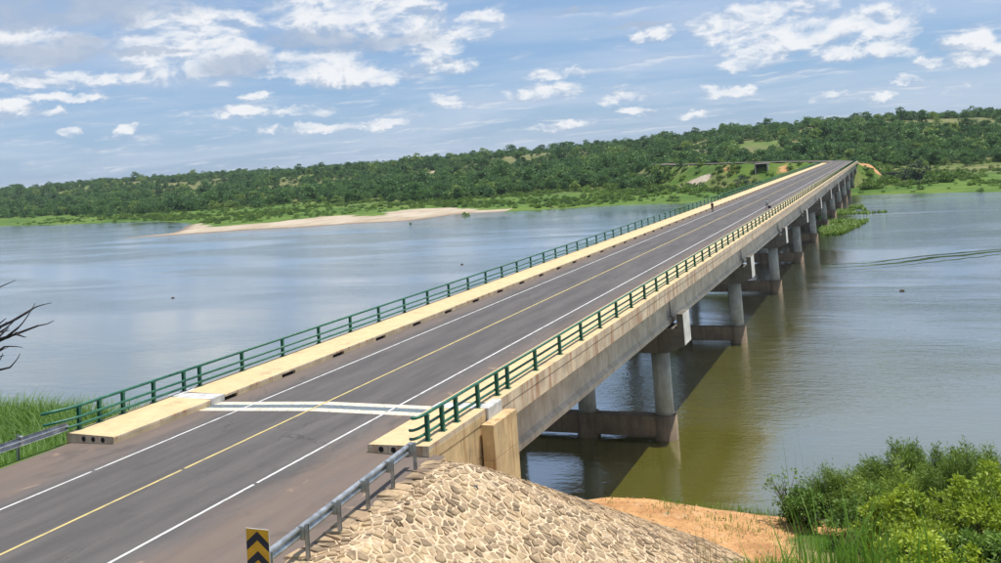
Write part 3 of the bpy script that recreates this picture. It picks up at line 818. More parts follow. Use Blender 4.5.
for i, (cx, cy) in enumerate(pts):
    near = np.where((abs(pts[:,0]-cx) < .95) & (abs(pts[:,1]-cy) < .95))[0]
    poly = [(cx-.6, cy-.6), (cx+.6, cy-.6), (cx+.6, cy+.6), (cx-.6, cy+.6)]
    gap = .018+.018*rnd.random()
    for k in near:
        if k == i: continue
        ddx, ddy = pts[k]-pts[i]; L_ = math.hypot(ddx, ddy); ux, uy = ddx/L_, ddy/L_
        poly = clip(poly, cx+ddx/2-ux*gap, cy+ddy/2-uy*gap, ux, uy)
        if len(poly) < 3: break
    if len(poly) < 3: continue
    mx_, my_ = sum(p[0] for p in poly)/len(poly), sum(p[1] for p in poly)/len(poly)
    stones.append((mx_, my_, poly))
def stone_geo(mx_, my_, poly, loc):
    n = len(poly); V = []; Fc = []
    hh = .012+.07*rnd.random()**2; tx, ty = rnd.uniform(-.1, .1), rnd.uniform(-.1, .1)
    for s_, dz in ((1.0, .0), (.94, hh*.7), (.72, hh)):
        for (a, b_) in poly:
            x = mx_+(a-mx_)*s_; y = my_+(b_-my_)*s_
            z = float(surf(x, y))+.03+dz+(rnd.uniform(-.010, .010) if dz else 0)+(x-mx_)*tx*(dz > 0)+(y-my_)*ty*(dz > 0)
            V.append((x-loc[0], y-loc[1], z-loc[2]))
    for r_ in range(2):
        for i in range(n): Fc.append([r_*n+i, r_*n+(i+1) % n, (r_+1)*n+(i+1) % n, (r_+1)*n+i])
    Fc.append([2*n+i for i in range(n)])
    return V, Fc
vis = []
for s_ in stones:
    u_, v_, dpt = pix((s_[0], s_[1], float(surf(s_[0], s_[1]))))
    vis.append((0 if (0 < u_ < 1001 and 0 < v_ < 575 and u_ > 300) else 1, dpt))
order = sorted(range(len(stones)), key=lambda i: vis[i])
rest = MB(); tints = []
pl = pitch.location
for n_, i in enumerate(order):
    V, Fc = stone_geo(*stones[i], pl); tv = rnd.random()
    if n_ < 300:
        me = bpy.data.meshes.new('stone'); me.from_pydata(V, [], Fc); me.materials.append(STONE)
        a = me.attributes.new('tint', 'FLOAT', 'FACE'); a.data.foreach_set('value', [tv]*len(Fc))
        link('stone', me, pitch)
    else:
        b0 = len(rest.v); rest.v += V; rest.f += [[b0+q for q in f] for f in Fc]; tints += [tv]*len(Fc)
rest.m = [0]*len(rest.f)
ro = rest.build('stones', [STONE], pitch); ro['kind'] = 'stuff'
a = ro.data.attributes.new('tint', 'FLOAT', 'FACE'); a.data.foreach_set('value', tints)
# a drain spout in the paved slope
p0 = at_z(474, 489, -2.0)
for it in range(6): p0 = at_z(474, 489, float(surf(p0[0], p0[1]))+.1)
MB().tube([(p0[0]-.35-pl[0], p0[1]-.2-pl[1], p0[2]-.05-pl[2]), (p0[0]+.12-pl[0], p0[1]+.05-pl[1], p0[2]+.02-pl[2])], .10, 12, cap=True).build('drain_spout', [PIPE], pitch, True)

# ------------------------------------------------------------------ vegetation builders
def leaf_quads(P, size, aspect=.5, up=.3, seed=0, nrm=None):
    """one bent rhombus leaf at each point"""
    g_ = np.random.default_rng(seed); n = len(P)
    d = g_.normal(size=(n, 3)); d[:,2] = d[:,2]*.7-.1
    if nrm is not None: d = d*.7+nrm*.6
    d /= np.linalg.norm(d, axis=1, keepdims=True)
    a = g_.normal(size=(n, 3)); a[:,2] += up; s = np.cross(d, a); s /= np.linalg.norm(s, axis=1, keepdims=True)+1e-9
    L = (size*g_.uniform(.45, 1.55, n))[:,None]
    V = np.stack([P, P+d*L*.5+s*L*aspect*.5, P+d*L, P+d*L*.5-s*L*aspect*.5], 1).reshape(-1, 3)
    Fq = np.arange(n*4).reshape(n, 4)
    return V, Fq, g_
def crown_mesh(name, seed, R, H, nclump, nleaf, size, mat, flat=1.0, low=.15):
    g_ = np.random.default_rng(seed)
    C = []
    for k in range(nclump):
        A = g_.uniform(0, 2*math.pi); t = g_.uniform(low, 1)
        rr = R*(math.sin(math.pi*min(1, .18+.72*t))**.6)*g_.uniform(.25, .85)
        C.append((rr*math.cos(A), rr*math.sin(A), H*t*flat, R*g_.uniform(.22, .42)))
    C = np.array(C); w = C[:,3]**2; w /= w.sum()
    pick = g_.choice(len(C), nleaf, p=w)
    d = g_.normal(size=(nleaf, 3)); d /= np.linalg.norm(d, axis=1, keepdims=True); d[:,2] = np.abs(d[:,2])*.9-.25*g_.random(nleaf)
    rad = C[pick,3:4]*g_.uniform(.55, 1.05, (nleaf, 1))
    P = C[pick,:3]+d*rad*np.array([1, 1, .75])
    V, Fq, g_ = leaf_quads(P, size, .8, .4, seed+1, d)
    ct = g_.random(len(C))
    tint = np.clip(.55*ct[pick]+.45*g_.random(nleaf), 0, 1)
    return np_mesh(name, V, Fq, [mat], False, {'tint': ('FACE', 'FLOAT', tint)}), C
def trunk_mesh(name, H, r, C, seed, mat):
    g_ = random.Random(seed); mb = MB()
    top = (g_.uniform(-.3, .3), g_.uniform(-.3, .3), H*.55)
    mb.tube([(0,0,-.6), (0,0,.1), (top[0]*.4, top[1]*.4, H*.28), top], [r*1.35, r, r*.75, r*.45], 7)
    idx_ = list(range(len(C))); g_.shuffle(idx_)
    for k in idx_[:7]:
        c_ = C[k]; st = Vector((top[0]*.4, top[1]*.4, H*.28)).lerp(Vector(top), g_.random())
        e = Vector(c_[:3]); mb.tube([st, st.lerp(e, .5)+Vector((0, 0, .06*H)), e], [r*.4, r*.25, r*.08], 5)
    return mb.mesh(name, [mat], True)
def gn_scatter(name, pts, scales, protos, mat_kind='stuff', seed=0):
    """one object whose points carry instances of the given prototype objects"""
    g_ = np.random.default_rng(seed)
    me = bpy.data.meshes.new(name); me.vertices.add(len(pts)); me.vertices.foreach_set('co', np.asarray(pts, np.float32).ravel())
    a = me.attributes.new('sc', 'FLOAT_VECTOR', 'POINT'); a.data.foreach_set('vector', np.asarray(scales, np.float32).ravel())
    rot = np.zeros((len(pts), 3), np.float32); rot[:,2] = g_.uniform(0, 6.28, len(pts))
    a = me.attributes.new('rt', 'FLOAT_VECTOR', 'POINT'); a.data.foreach_set('vector', rot.ravel())
    me.update()
    o = link(name, me)
    ng = bpy.data.node_groups.new(name+'_nodes', 'GeometryNodeTree')
    ng.interface.new_socket('Geometry', in_out='INPUT', socket_type='NodeSocketGeometry'); ng.interface.new_socket('Geometry', in_out='OUTPUT', socket_type='NodeSocketGeometry')
    nin = ng.nodes.new('NodeGroupInput'); nout = ng.nodes.new('NodeGroupOutput')
    jn = ng.nodes.new('GeometryNodeJoinGeometry')
    for pr_ in protos:
        oi = ng.nodes.new('GeometryNodeObjectInfo'); oi.inputs['Object'].default_value = pr_; oi.inputs['As Instance'].default_value = True; oi.transform_space = 'ORIGINAL'
        ng.links.new(oi.outputs['Geometry'], jn.inputs[0])
    ip = ng.nodes.new('GeometryNodeInstanceOnPoints'); ip.inputs['Pick Instance'].default_value = True
    sc = ng.nodes.new('GeometryNodeInputNamedAttribute'); sc.data_type = 'FLOAT_VECTOR'; sc.inputs[0].default_value = 'sc'
    rt = ng.nodes.new('GeometryNodeInputNamedAttribute'); rt.data_type = 'FLOAT_VECTOR'; rt.inputs[0].default_value = 'rt'
    ng.links.new(nin.outputs[0], ip.inputs['Points']); ng.links.new(jn.outputs[0], ip.inputs['Instance'])
    ng.links.new(sc.outputs[0], ip.inputs['Scale']); ng.links.new(rt.outputs[0], ip.inputs['Rotation'])
    ng.links.new(ip.outputs[0], nout.inputs[0])
    md = o.modifiers.new('scatter', 'NODES'); md.node_group = ng
    o['kind'] = mat_kind
    return o
def blades(P, h, w, bend, seed, mat, name, parent=None, loc=(0,0,0)):
    """curved grass blades, 3 segments each"""
    g_ = np.random.default_rng(seed); n = len(P)
    A = g_.uniform(0, 6.283, n); dirv_ = np.stack([np.cos(A), np.sin(A), 0*A], 1); sd = np.stack([-np.sin(A), np.cos(A), 0*A], 1)
    Hh = (h*g_.uniform(.55, 1.2, n)); bd = Hh*bend*g_.uniform(.2, 1.3, n); ww = w*g_.uniform(.7, 1.3, n)
    rows = []
    for t in (0, .4, .75, 1.0):
        c_ = P+dirv_*(bd*t*t)[:,None]; c_ = c_+np.stack([0*A, 0*A, Hh*(t-.18*bend*t*t)], 1)
        k = (ww*(1-t**1.6)*.5+ww*.03)[:,None]
        rows += [c_-sd*k, c_+sd*k]
    V = np.stack(rows, 1).reshape(-1, 3)-np.array(loc)
    b0 = np.arange(n)[:,None]*8
    Fq = np.concatenate([b0+np.array([0,1,3,2]), b0+np.array([2,3,5,4]), b0+np.array([4,5,7,6])], 0)
    tint = np.tile(g_.random(n), 3)
    me = np_mesh(name, V, Fq, [mat], False, {'tint': ('FACE', 'FLOAT', tint)})
    o = link(name, me, parent)
    if parent is None: o.location = loc
    return o

# ------------------------------------------------------------------ far wood
KIND = []
for k in range(6):
    R = [4.6, 4.0, 5.4, 3.8, 4.8, 3.4][k]; H = [6.8, 7.4, 6.2, 5.8, 7.6, 5.0][k]
    cm_, C_ = crown_mesh('crown', 200+k, R, H, 30, 1100, .66, LEAF_F, 1.0, .12)
    tm_ = trunk_mesh('trunk', H, .22, C_, 300+k, BARK)
    KIND.append((cm_, tm_))
def place_tree(name, x, y, sc, kind, label, cat='tree', group=None, zs=1.0, crown_me=None, trunk_me=None):
    t = tag(empty(name, (x, y, gz(x, y)-.1), None, rnd.uniform(0, 6.28)), label, cat, group)
    t.scale = (sc, sc, sc*zs)
    c_ = link('crown', crown_me or KIND[kind][0], t); link('trunk', trunk_me or KIND[kind][1], t)
    return t, c_
cand = np.stack([NR.uniform(-1700, 420, 90000), NR.uniform(400, 1650, 90000)], 1)
Dd = shore_dist(cand[:,0], cand[:,1]); pdist, _ = path_info(cand[:,0], cand[:,1])
u_ = CAM[0]; dd = cand-CAM[:2]
azc = np.arctan2(dd[:,0], dd[:,1]); dist = np.hypot(dd[:,0], dd[:,1])
edge_n = fbm(cand[:,0], cand[:,1], 70, 3, 141)
dens = sstep(70, 150, Dd-(cand[:,0] > -330)*45-(cand[:,0] > -190)*45+((cand[:,0] > -125) & (cand[:,0] < -52))*22+130*(edge_n-.5)-(cand[:,0] > -30)*20)
patchy = sstep(.45, .60, fbm(cand[:,0], cand[:,1], 75, 4, 151)+.24*(1-sstep(200, 380, Dd)))
pr_ = dens*(.06+.94*patchy)*np.where(Dd > 300, .62, 1)*np.where(dist > 900, .8, 1)
ok = (NR.random(len(cand)) < pr_) & (Dd > 20) & (pdist > 8) & (azc > -.97) & (azc < .17) & (np.hypot(cand[:,0]-13, cand[:,1]-462) > 26)
# keep the end of the bridge open and thin by spacing
ok &= ~((np.abs(cand[:,0]) < 22) & (cand[:,1] < 468)); ok &= ~((cand[:,0] > -54) & (cand[:,0] < 8) & (cand[:,1] < 476))
ci = np.where(ok)[0]
cell = {}; sel = []
for i in ci:
    key = (int(cand[i,0]//6.0), int(cand[i,1]//6.0))
    if key in cell: continue
    cell[key] = 1; sel.append(i)
sel = np.array(sel)
sel = sel[np.argsort(dist[sel])]
zt = terrain(cand[sel,0], cand[sel,1])
indiv = sel[:290]; mass = sel[290:]
protos = []
for n_, i in enumerate(indiv):
    kd = n_ % 6
    sc_ = NR.uniform(.55, 1.25)
    t, c_ = place_tree('forest_tree', cand[i,0], cand[i,1], sc_, kd, ('tall' if sc_ > 1.02 else 'low' if sc_ < .75 else 'mid-sized')+' leafy tree of the wood edge '+('where the wood comes down to the water' if cand[i,0] < -330 else 'behind the pale sand bank' if cand[i,0] < -150 else 'behind the open green flats and road embankment' if cand[i,0] < 0 else 'behind the dark masonry wall and grassy bank'), 'tree', 'trees along the edge of the far wood', NR.uniform(.8, 1.15))
    if n_ < 6: protos.append(c_)
mp = np.stack([cand[mass,0], cand[mass,1], zt[290:]-.5], 1)
s0 = .35+1.0*NR.random(len(mass))**1.3+np.where(NR.random(len(mass)) < .12, NR.uniform(.3, .8, len(mass)), 0)
fw = gn_scatter('forest', mp, np.stack([s0, s0, s0*NR.uniform(.75, 1.15, len(mass))], 1), protos, seed=5)
tag(fw, 'dense green wood covering the hills beyond the river', 'forest')
# low scrub on the flood plain
cm_s, C_s = crown_mesh('crown', 260, 1.6, 1.8, 14, 420, .34, LEAF_S, 1.0, .02)
sc2 = np.stack([NR.uniform(-620, 230, 30000), NR.uniform(290, 700, 30000)], 1)
D2 = shore_dist(sc2[:,0], sc2[:,1]); sw2 = 58*np.exp(-((sc2[:,0]+222)/64)**2); pd2, _ = path_info(sc2[:,0], sc2[:,1])
k2 = (D2 > 4) & (D2 < 300) & (pd2 > 6) & (NR.random(len(sc2)) < .12+.5*((pd2 < 60)&(sc2[:,1]>400))+.75*sstep(.48, .62, fbm(sc2[:,0], sc2[:,1], 35, 3, 161))) & ((D2 > sw2*1.2) | (sc2[:,0] < -330)) & ~((np.abs(sc2[:,0]) < 9.5) & (sc2[:,1] < 470))
sc2 = sc2[k2]; z2 = terrain(sc2[:,0], sc2[:,1])
first, cfirst = place_tree('riverside_shrub', 62.0, 368.0, 1.0, 0, 'rounded green shrub on the far grassy bank near the water', 'shrub', None, 1.0, cm_s, trunk_mesh('trunk', 1.6, .06, C_s, 9, BARK))
s2 = NR.uniform(.35, 1.25, len(sc2))*np.where((path_info(sc2[:,0], sc2[:,1])[0] < 55) & (NR.random(len(sc2)) < .3), 1.8, 1)
sb = gn_scatter('scrub', np.stack([sc2[:,0], sc2[:,1], z2-.15], 1), np.stack([s2, s2, s2*NR.uniform(.45, .95, len(s2))], 1), [cfirst], seed=6)
tag(sb, 'low green scrub and tussocks over the far flood plain', 'scrub')

# single trees that stand out
cm_d, C_d = crown_mesh('crown', 270, 4.6, 9.2, 34, 1700, .55, LEAF_D, 1.0, .04); tm_d = trunk_mesh('trunk', 9, .3, C_d, 12, BARK)
q = at_z(920, 181, -9.6); place_tree('dark_tree', q[0], q[1], 1.0, 0, 'tall dark grey-green tree on the grassy bank beyond the dark masonry wall', 'tree', None, 1.0, cm_d, tm_d)
q = at_z(906, 181, -9.6); place_tree('dark_tree', q[0], q[1]+8, .62, 0, 'smaller dark tree close beside the tall dark tree', 'tree', None, 1.0, cm_d, tm_d)
q = at_z(742, 187, -9.6); place_tree('grey_shrub', q[0], q[1], .85, 0, 'grey-green bushy tree behind the far railing near the culvert', 'tree', None, .75, cm_d, tm_d)
q = at_z(726, 185, -9.6); place_tree('grey_shrub', q[0], q[1]+20, .55, 0, 'low dark bush next to the grey-green bushy tree', 'shrub', None, .6, cm_d, tm_d)
for (px_, py_, lab) in ((407, 224, 'lone green bush at the water edge of the sand bank'), (464, 215.5, 'second small bush on the shore where the sand narrows')):
    q = at_z(px_, py_, -11.3); place_tree('shore_bush', q[0], q[1]+1.5, 1.25, 0, lab, 'shrub', None, 1.1, cm_s, first.children[1].data)

# ------------------------------------------------------------------ far end of the road
V = []; Fq = []
for i, p in enumerate(PATH):
    t = (PATH[min(i+1, len(PATH)-1)]-PATH[max(i-1, 0)])[:2]; t = t/np.linalg.norm(t); nrm = np.array([-t[1], t[0]])
    for s_ in (5.5, -5.5): V.append((p[0]+nrm[0]*s_, p[1]+nrm[1]*s_, p[2]+.06 if i else -.065))
for i in range(len(PATH)-1): Fq.append((2*i, 2*i+1, 2*i+3, 2*i+2))
tag(link('far_road', np_mesh('far_road', V, Fq, [ASPH])), 'asphalt road bending left beyond the bridge', 'road', kind='structure')
cu = tag(empty('culvert', (-39.2, 462.5, -2.4)), 'dark square box culvert through the far road embankment', 'culvert')
MB().box(-3.4, -2.8, 0, 8, -2, 3.4).box(2.8, 3.4, 0, 8, -2, 3.4).build('side_wall', [CONC_G], cu)
MB().box(-3.6, 3.6, -.1, 8, 3.4, 3.8).build('roof_slab', [CONC_G], cu)
MB().box(-2.8, 2.8, 7.5, 7.9, -2, 3.4).build('shade_back', [DARK], cu)  # black sheet across the back stands in for the shade inside
wl_ = tag(empty('retaining_wall', (19, 455, -9.5)), 'low dark masonry wall below the orange earth mound', 'wall')
STN = simple('dark_masonry', (.085, .085, .095), .9, 0, .3, 1.5, .3)
MB().box(-9, 7, 0, .8, -1, 2.6).build('wall_face', [STN], wl_); MB().box(-9.2, 7.2, -.1, .9, 2.6, 2.85).build('coping', [STN], wl_)

# ------------------------------------------------------------------ near right bank: shrubs, grasses
def bush(name, label, px_, py_top, Yp, width, leafmat, kind, seed, lsize, nleaf, group=None, hmin=1.2, cat='shrub'):
    tp = at_y(px_, py_top, Yp); gz_ = gz(tp[0], tp[1]); H = max(hmin, tp[2]-gz_); R = width/2
    b_ = tag(empty(name, (tp[0], tp[1], gz_-.05)), label, cat, group)
    g_ = np.random.default_rng(seed); nb = 54 if kind != 'feather' else 60
    mb = MB(); P = []; ci_ = []; Dn = []
    for k in range(nb):
        A = g_.uniform(0, 6.283); tt = math.sqrt(g_.random()); hz = H*(1-.42*tt**2)*g_.uniform(.35, 1.0)*(1.12 if k % 9 == 0 else 1)
        e = np.array([R*tt*math.cos(A), R*tt*math.sin(A)*.8, hz]); m_ = e*np.array([.35, .35, .6])
        if k < 40: mb.tube([(m_[0]*.05, m_[1]*.05, -.2), tuple(m_), tuple(e)], [.035, .02, .006], 5)
        n = nleaf//nb
        if kind == 'feather':
            # leaves strung along upright arching sprays
            t_ = g_.uniform(.25, 1.08, n)[:,None]; base = m_*(1-t_)**2+2*t_*(1-t_)*(m_*.4+e*.6)+e*t_*t_
            P.append(base+g_.normal(size=(n, 3))*np.array([.16, .16, .16])); Dn.append(np.tile((e-m_)/np.linalg.norm(e-m_), (n, 1))+g_.normal(size=(n, 3))*.3)
        else:
            d = g_.normal(size=(n, 3)); d /= np.linalg.norm(d, axis=1, keepdims=True); rr = R*g_.uniform(.10, .27)
            P.append(e+d*rr*g_.uniform(.4, 1.0, (n, 1))*np.array([1, 1, .7])); Dn.append(d*.8+np.array([0, 0, .1]))
        ci_ += [g_.random()]*n
    P = np.concatenate(P); Dn = np.concatenate(Dn); P[:,2] = np.maximum(P[:,2], .05)
    V, Fq, g2 = leaf_quads(P, lsize, .16 if kind == 'feather' else .45, .5, seed+5, Dn*1.6)
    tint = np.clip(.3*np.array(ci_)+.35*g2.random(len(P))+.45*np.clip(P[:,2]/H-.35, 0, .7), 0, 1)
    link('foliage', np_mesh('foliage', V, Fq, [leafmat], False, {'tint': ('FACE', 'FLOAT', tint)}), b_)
    mb.build('stems', [BARK], b_, True)
    return b_
bush('feathery_shrub', 'tall feathery green shrub at the water edge, fullest of the bank shrubs', 925, 440, 14.0, 6.4, LEAF_W, 'feather', 401, .19, 42000)
bush('feathery_shrub', 'feathery shrub at the water edge behind the broad green leafy bush', 995, 446, 12.5, 5.0, LEAF_W, 'feather', 402, .19, 28000)
bush('feathery_shrub', 'feathery shrub between the sparse leggy sapling and the fullest shrub', 850, 462, 13.0, 3.8, LEAF_W, 'feather', 403, .17, 22000)
bush('feathery_shrub', 'low feathery shrub on the bank next to the orange earth', 822, 470, 13.2, 2.6, LEAF_W, 'feather', 413, .17, 8000)
bush('feathery_shrub', 'broad feathery shrub standing between the two tallest bank shrubs', 962, 448, 11.0, 5.0, LEAF_W, 'feather', 414, .19, 26000)
bush('feathery_shrub', 'feathery shrub in front of the fullest shrub, above the bright rounded shrub', 892, 458, 10.5, 3.6, LEAF_W, 'feather', 415, .18, 16000)
bush('feathery_shrub', 'outlying feathery shrub at the water edge past the broad green bush', 1070, 446, 13.0, 5.5, LEAF_W, 'feather', 416, .19, 14000)
bush('bright_shrub', 'outlying bright leafy shrub past the large bright bush', 1065, 480, 3.0, 4.4, LEAF_Y, 'leaf', 417, .16, 5000)
bush('leggy_sapling', 'sparse dark leggy sapling on the bank beside the bare earth', 784, 462, 11.5, 1.9, LEAF_S, 'leaf', 404, .13, 800)
bush('dark_shrub', 'small dark leafy shrub at the foot of the leggy sapling', 806, 486, 11.0, 2.2, LEAF_S, 'leaf', 405, .16, 3200)
bush('dark_shrub', 'dark leafy shrub under the feathery shrubs behind the tall grass', 862, 492, 9.5, 3.6, LEAF_S, 'leaf', 406, .17, 5200)
bush('bright_shrub', 'rounded bright yellow-green shrub above the bare earth patch', 893, 490, 3.5, 2.6, LEAF_Y, 'leaf', 407, .15, 5600)
bush('bright_shrub', 'large bright yellow-green leafy bush filling the bank corner', 968, 470, 1.0, 4.4, LEAF_Y, 'leaf', 408, .15, 12000)
bush('bright_shrub', 'broad green leafy bush behind the large bright bush', 1008, 462, 5.0, 4.0, LEAF_S, 'leaf', 409, .16, 8000)
bush('bright_shrub', 'low bright shrub in front of the large bright bush', 925, 535, -2.5, 3.0, LEAF_Y, 'leaf', 410, .14, 5600)
bush('bright_shrub', 'low dark green shrub under the large bright bush', 985, 530, -2.0, 3.4, LEAF_S, 'leaf', 411, .15, 6500)
# grass tufts
def patch_pts(n, x0, x1, y0, y1, seed, cond=None):
    g_ = np.random.default_rng(seed); P = np.stack([g_.uniform(x0, x1, n), g_.uniform(y0, y1, n)], 1)
    if cond is not None: P = P[cond(P[:,0], P[:,1])]
    return np.column_stack([P, terrain(P[:,0], P[:,1])-.04])
def clump(name, label, px_, py_top, Yp, n, rad, h, w, bend, mat, seed, cat='grass clump'):
    tp = at_y(px_, py_top, Yp); g_ = np.random.default_rng(seed)
    P = np.column_stack([tp[0]+g_.normal(size=n)*rad*.5, tp[1]+g_.normal(size=n)*rad*.5]); P = np.column_stack([P, terrain(P[:,0], P[:,1])-.05])
    loc = (tp[0], tp[1], gz(tp[0], tp[1]))
    h = max(h, tp[2]-loc[2])
    return tag(blades(P, h, w, bend, seed, mat, name, None, loc), label, cat)
clump('grass_clump', 'tall bright grass clump with arching blades beside the bare earth', 845, 492, -9.0, 120, 1.1, 1.6, .045, .5, GRASS, 501)
clump('grass_clump', 'grass clump of fine blades between tall clump and bright shrubs', 890, 515, -7.0, 60, .9, 1.3, .04, .5, GRASS, 502)
clump('grass_clump', 'low spreading grass clump at the edge of the paved stones', 790, 545, -6.0, 70, 1.1, 1.2, .04, .6, GRASS, 503)
clump('grass_stalks', 'few very tall thin grass stalks rising above the bank shrubs', 795, 432, -12.0, 7, .35, 2.0, .018, .10, GRASS, 504)
clump('dry_stalks', 'dry straw-coloured grass stalks in front of the paved slope', 703, 512, -8.0, 22, .35, 1.6, .014, .18, DRY, 505)
gp = patch_pts(9000, 14, 34, -8, 13, 506, lambda x, y: (fbm(x, y, 3, 4, 117) > .50-.02*(x-15)) & (cone_h(x, y) < np.maximum(bench_h(x, y), knoll_h(x, y))) & (NR.random(len(x)) < np.clip((x-13)/8, .15, 1)))
tag(blades(gp, .45, .03, .5, 507, GRASS, 'bank_grass'), 'short green grass over the near bank', 'grass', kind='stuff')
gp = patch_pts(2600, 9, 19, 3, 12.5, 512, lambda x, y: (fbm(x, y, 1.3, 3, 119) > .60) & (cone_h(x, y) < bench_h(x, y)-.02))
tag(blades(gp, .28, .03, .6, 513, GRASS, 'earth_tufts'), 'small grass tufts dotted over the orange earth', 'grass', kind='stuff')
gp = patch_pts(5200, 10.5, 19, 10.2, 15.2, 508, lambda x, y: (terrain(x, y) < -7.75) & (terrain(x, y) > -11.4) & (x > 12.2))
tag(blades(gp, .6, .03, .4, 509, GRASS, 'shore_grass'), 'green grass fringe below the earth bank at the water', 'grass', kind='stuff')
gp = patch_pts(3200, 16, 34, -34, -8, 510, lambda x, y: np.hypot(x-23.8, y+35.3) > 6)
tag(blades(gp, .5, .03, .5, 511, GRASS, 'knoll_grass'), 'rough grass on the rise above the near bank', 'grass', kind='stuff')

cl = MB(); gC = random.Random(4)
for _ in range(420):
    x, y = gC.uniform(7, 24), gC.uniform(4, 13.5); z = gz(x, y)
    if z < -8.6 or cone_h(np.array([x]), np.array([y]))[0] > z-.02: continue
    r_ = gC.uniform(.02, .09); b0 = len(cl.v)
    for q in ((1,0,0),(-.8,.3,0),(0,1,.1),(.1,-1,0),(.1,.1,.8),(0,0,-.6)): cl.v.append((x+q[0]*r_*gC.uniform(.7,1.3), y+q[1]*r_*gC.uniform(.7,1.3), z+q[2]*r_))
    for f in ((0,2,4),(2,1,4),(1,3,4),(3,0,4),(2,0,5),(1,2,5),(3,1,5),(0,3,5)): cl.f.append([b0+i for i in f]); cl.m.append(0)
tag(cl.build('earth_clods', [simple('clod', (.34, .20, .10), .95, 0, .3, 3, .2)]), 'small clods and pebbles strewn over the orange earth', 'rubble', kind='stuff')
# left bank reeds
lp = patch_pts(95000, -46, -8.9, -26, 14.5, 520, lambda x, y: (terrain(x, y) > -11.6) & ((x < -9.0)))
lp = lp[NR.random(len(lp)) < np.clip(.3+.9*fbm(lp[:,0], lp[:,1], 3, 3, 171), 0, 1)]
near_road = (lp[:,0] > -11.5)
tag(blades(lp[~near_road], 2.0, .075, .8, 521, REED, 'reed_bed'), 'thick green reeds on the bank beside the walkway end and guard rail', 'reeds', kind='stuff')
tag(blades(lp[near_road], .75, .03, .5, 522, GRASS, 'verge_grass'), 'green verge grass under the guard rail by the reeds', 'grass', kind='stuff')

# weed island by the far piers
ip = []
gI = np.random.default_rng(9)
for _ in range(9000):
    t = gI.random(); a = np.array([9.0, 196]); b_ = np.array([11.5, 292])
    w_ = (1.6+4.6*math.sin(math.pi*min(1, t*1.05))+5*math.exp(-((t-.68)/.07)**2))
    x = a[0]+(b_[0]-a[0])*t+gI.uniform(-1.2, 1)*w_; y = a[1]+(b_[1]-a[1])*t
    if fbm(np.array([x]), np.array([y]), 9, 3, 181)[0] > .47: ip.append((x, y, WZ-.05))
tag(blades(np.array(ip), 1.0, .4, .9, 531, LEAF_S, 'floating_weed'), 'bright green floating weed island beside the far bridge piers', 'water weed', kind='stuff')

# bare dead tree by the left verge
dt = tag(empty('dead_tree', (-19.5, -3.5, gz(-19.5, -3.5))), 'bare dead tree with dark twisted branches beside the reeds', 'tree')
def branch(mb, p, d, L, r, lev, R_):
    pts_ = [p]; rr = [r]; c_ = Vector(p); dd_ = Vector(d).normalized(); n = 5
    for k in range(n):
        dd_ = (dd_+Vector((R_.uniform(-.16, .16), R_.uniform(-.16, .16), R_.uniform(-.1, .14)))).normalized()
        c_ = c_+dd_*(L/n); pts_.append(tuple(c_)); rr.append(r*(1-.65*(k+1)/n))
        if lev > 0 and k >= 1:
            for _ in range(1 if lev < 2 else 2):
                nd_ = (dd_+Vector((R_.uniform(-.9, .9), R_.uniform(-.9, .9), R_.uniform(-.4, .7)))).normalized()
                branch(mb, tuple(c_), nd_, L*R_.uniform(.14, .26), rr[-1]*.8, lev-1, R_)
    mb.tube(pts_, rr, 6)
R_ = random.Random(5)
tm = MB(); tm.tube([(0,0,-.5),(.1,0,2),(0,.2,4.5),(.2,.1,7.5)], [.28,.22,.18,.12], 9); tm.build('trunk', [DEADW], dt, True)
gzd = dt.location.z
for (tipx, tipy, sz) in ((16, 313, 0), (20, 318, 0), (33, 331, 0), (33, 336, 0), (20, 352, 0), (10, 373, 0), (12, 326, 0), (6, 345, 0), (24, 343, 0), (4, 362, 0), (8, 378, 0), (5, 305, 0)):
    tp = at_y(tipx, tipy, -3.5+R_.uniform(-1, 1)); tip = Vector(tp)-dt.location
    st = Vector((0, .1, min(7.2, max(2.5, tip.z-1.2)))); bm_ = MB()
    L = (tip-st).length
    branch(bm_, tuple(st), (tip-st)+Vector((0, 0, .1)), L*.92, .13, 1, R_)
    bm_.build('branch', [DEADW], dt, True)

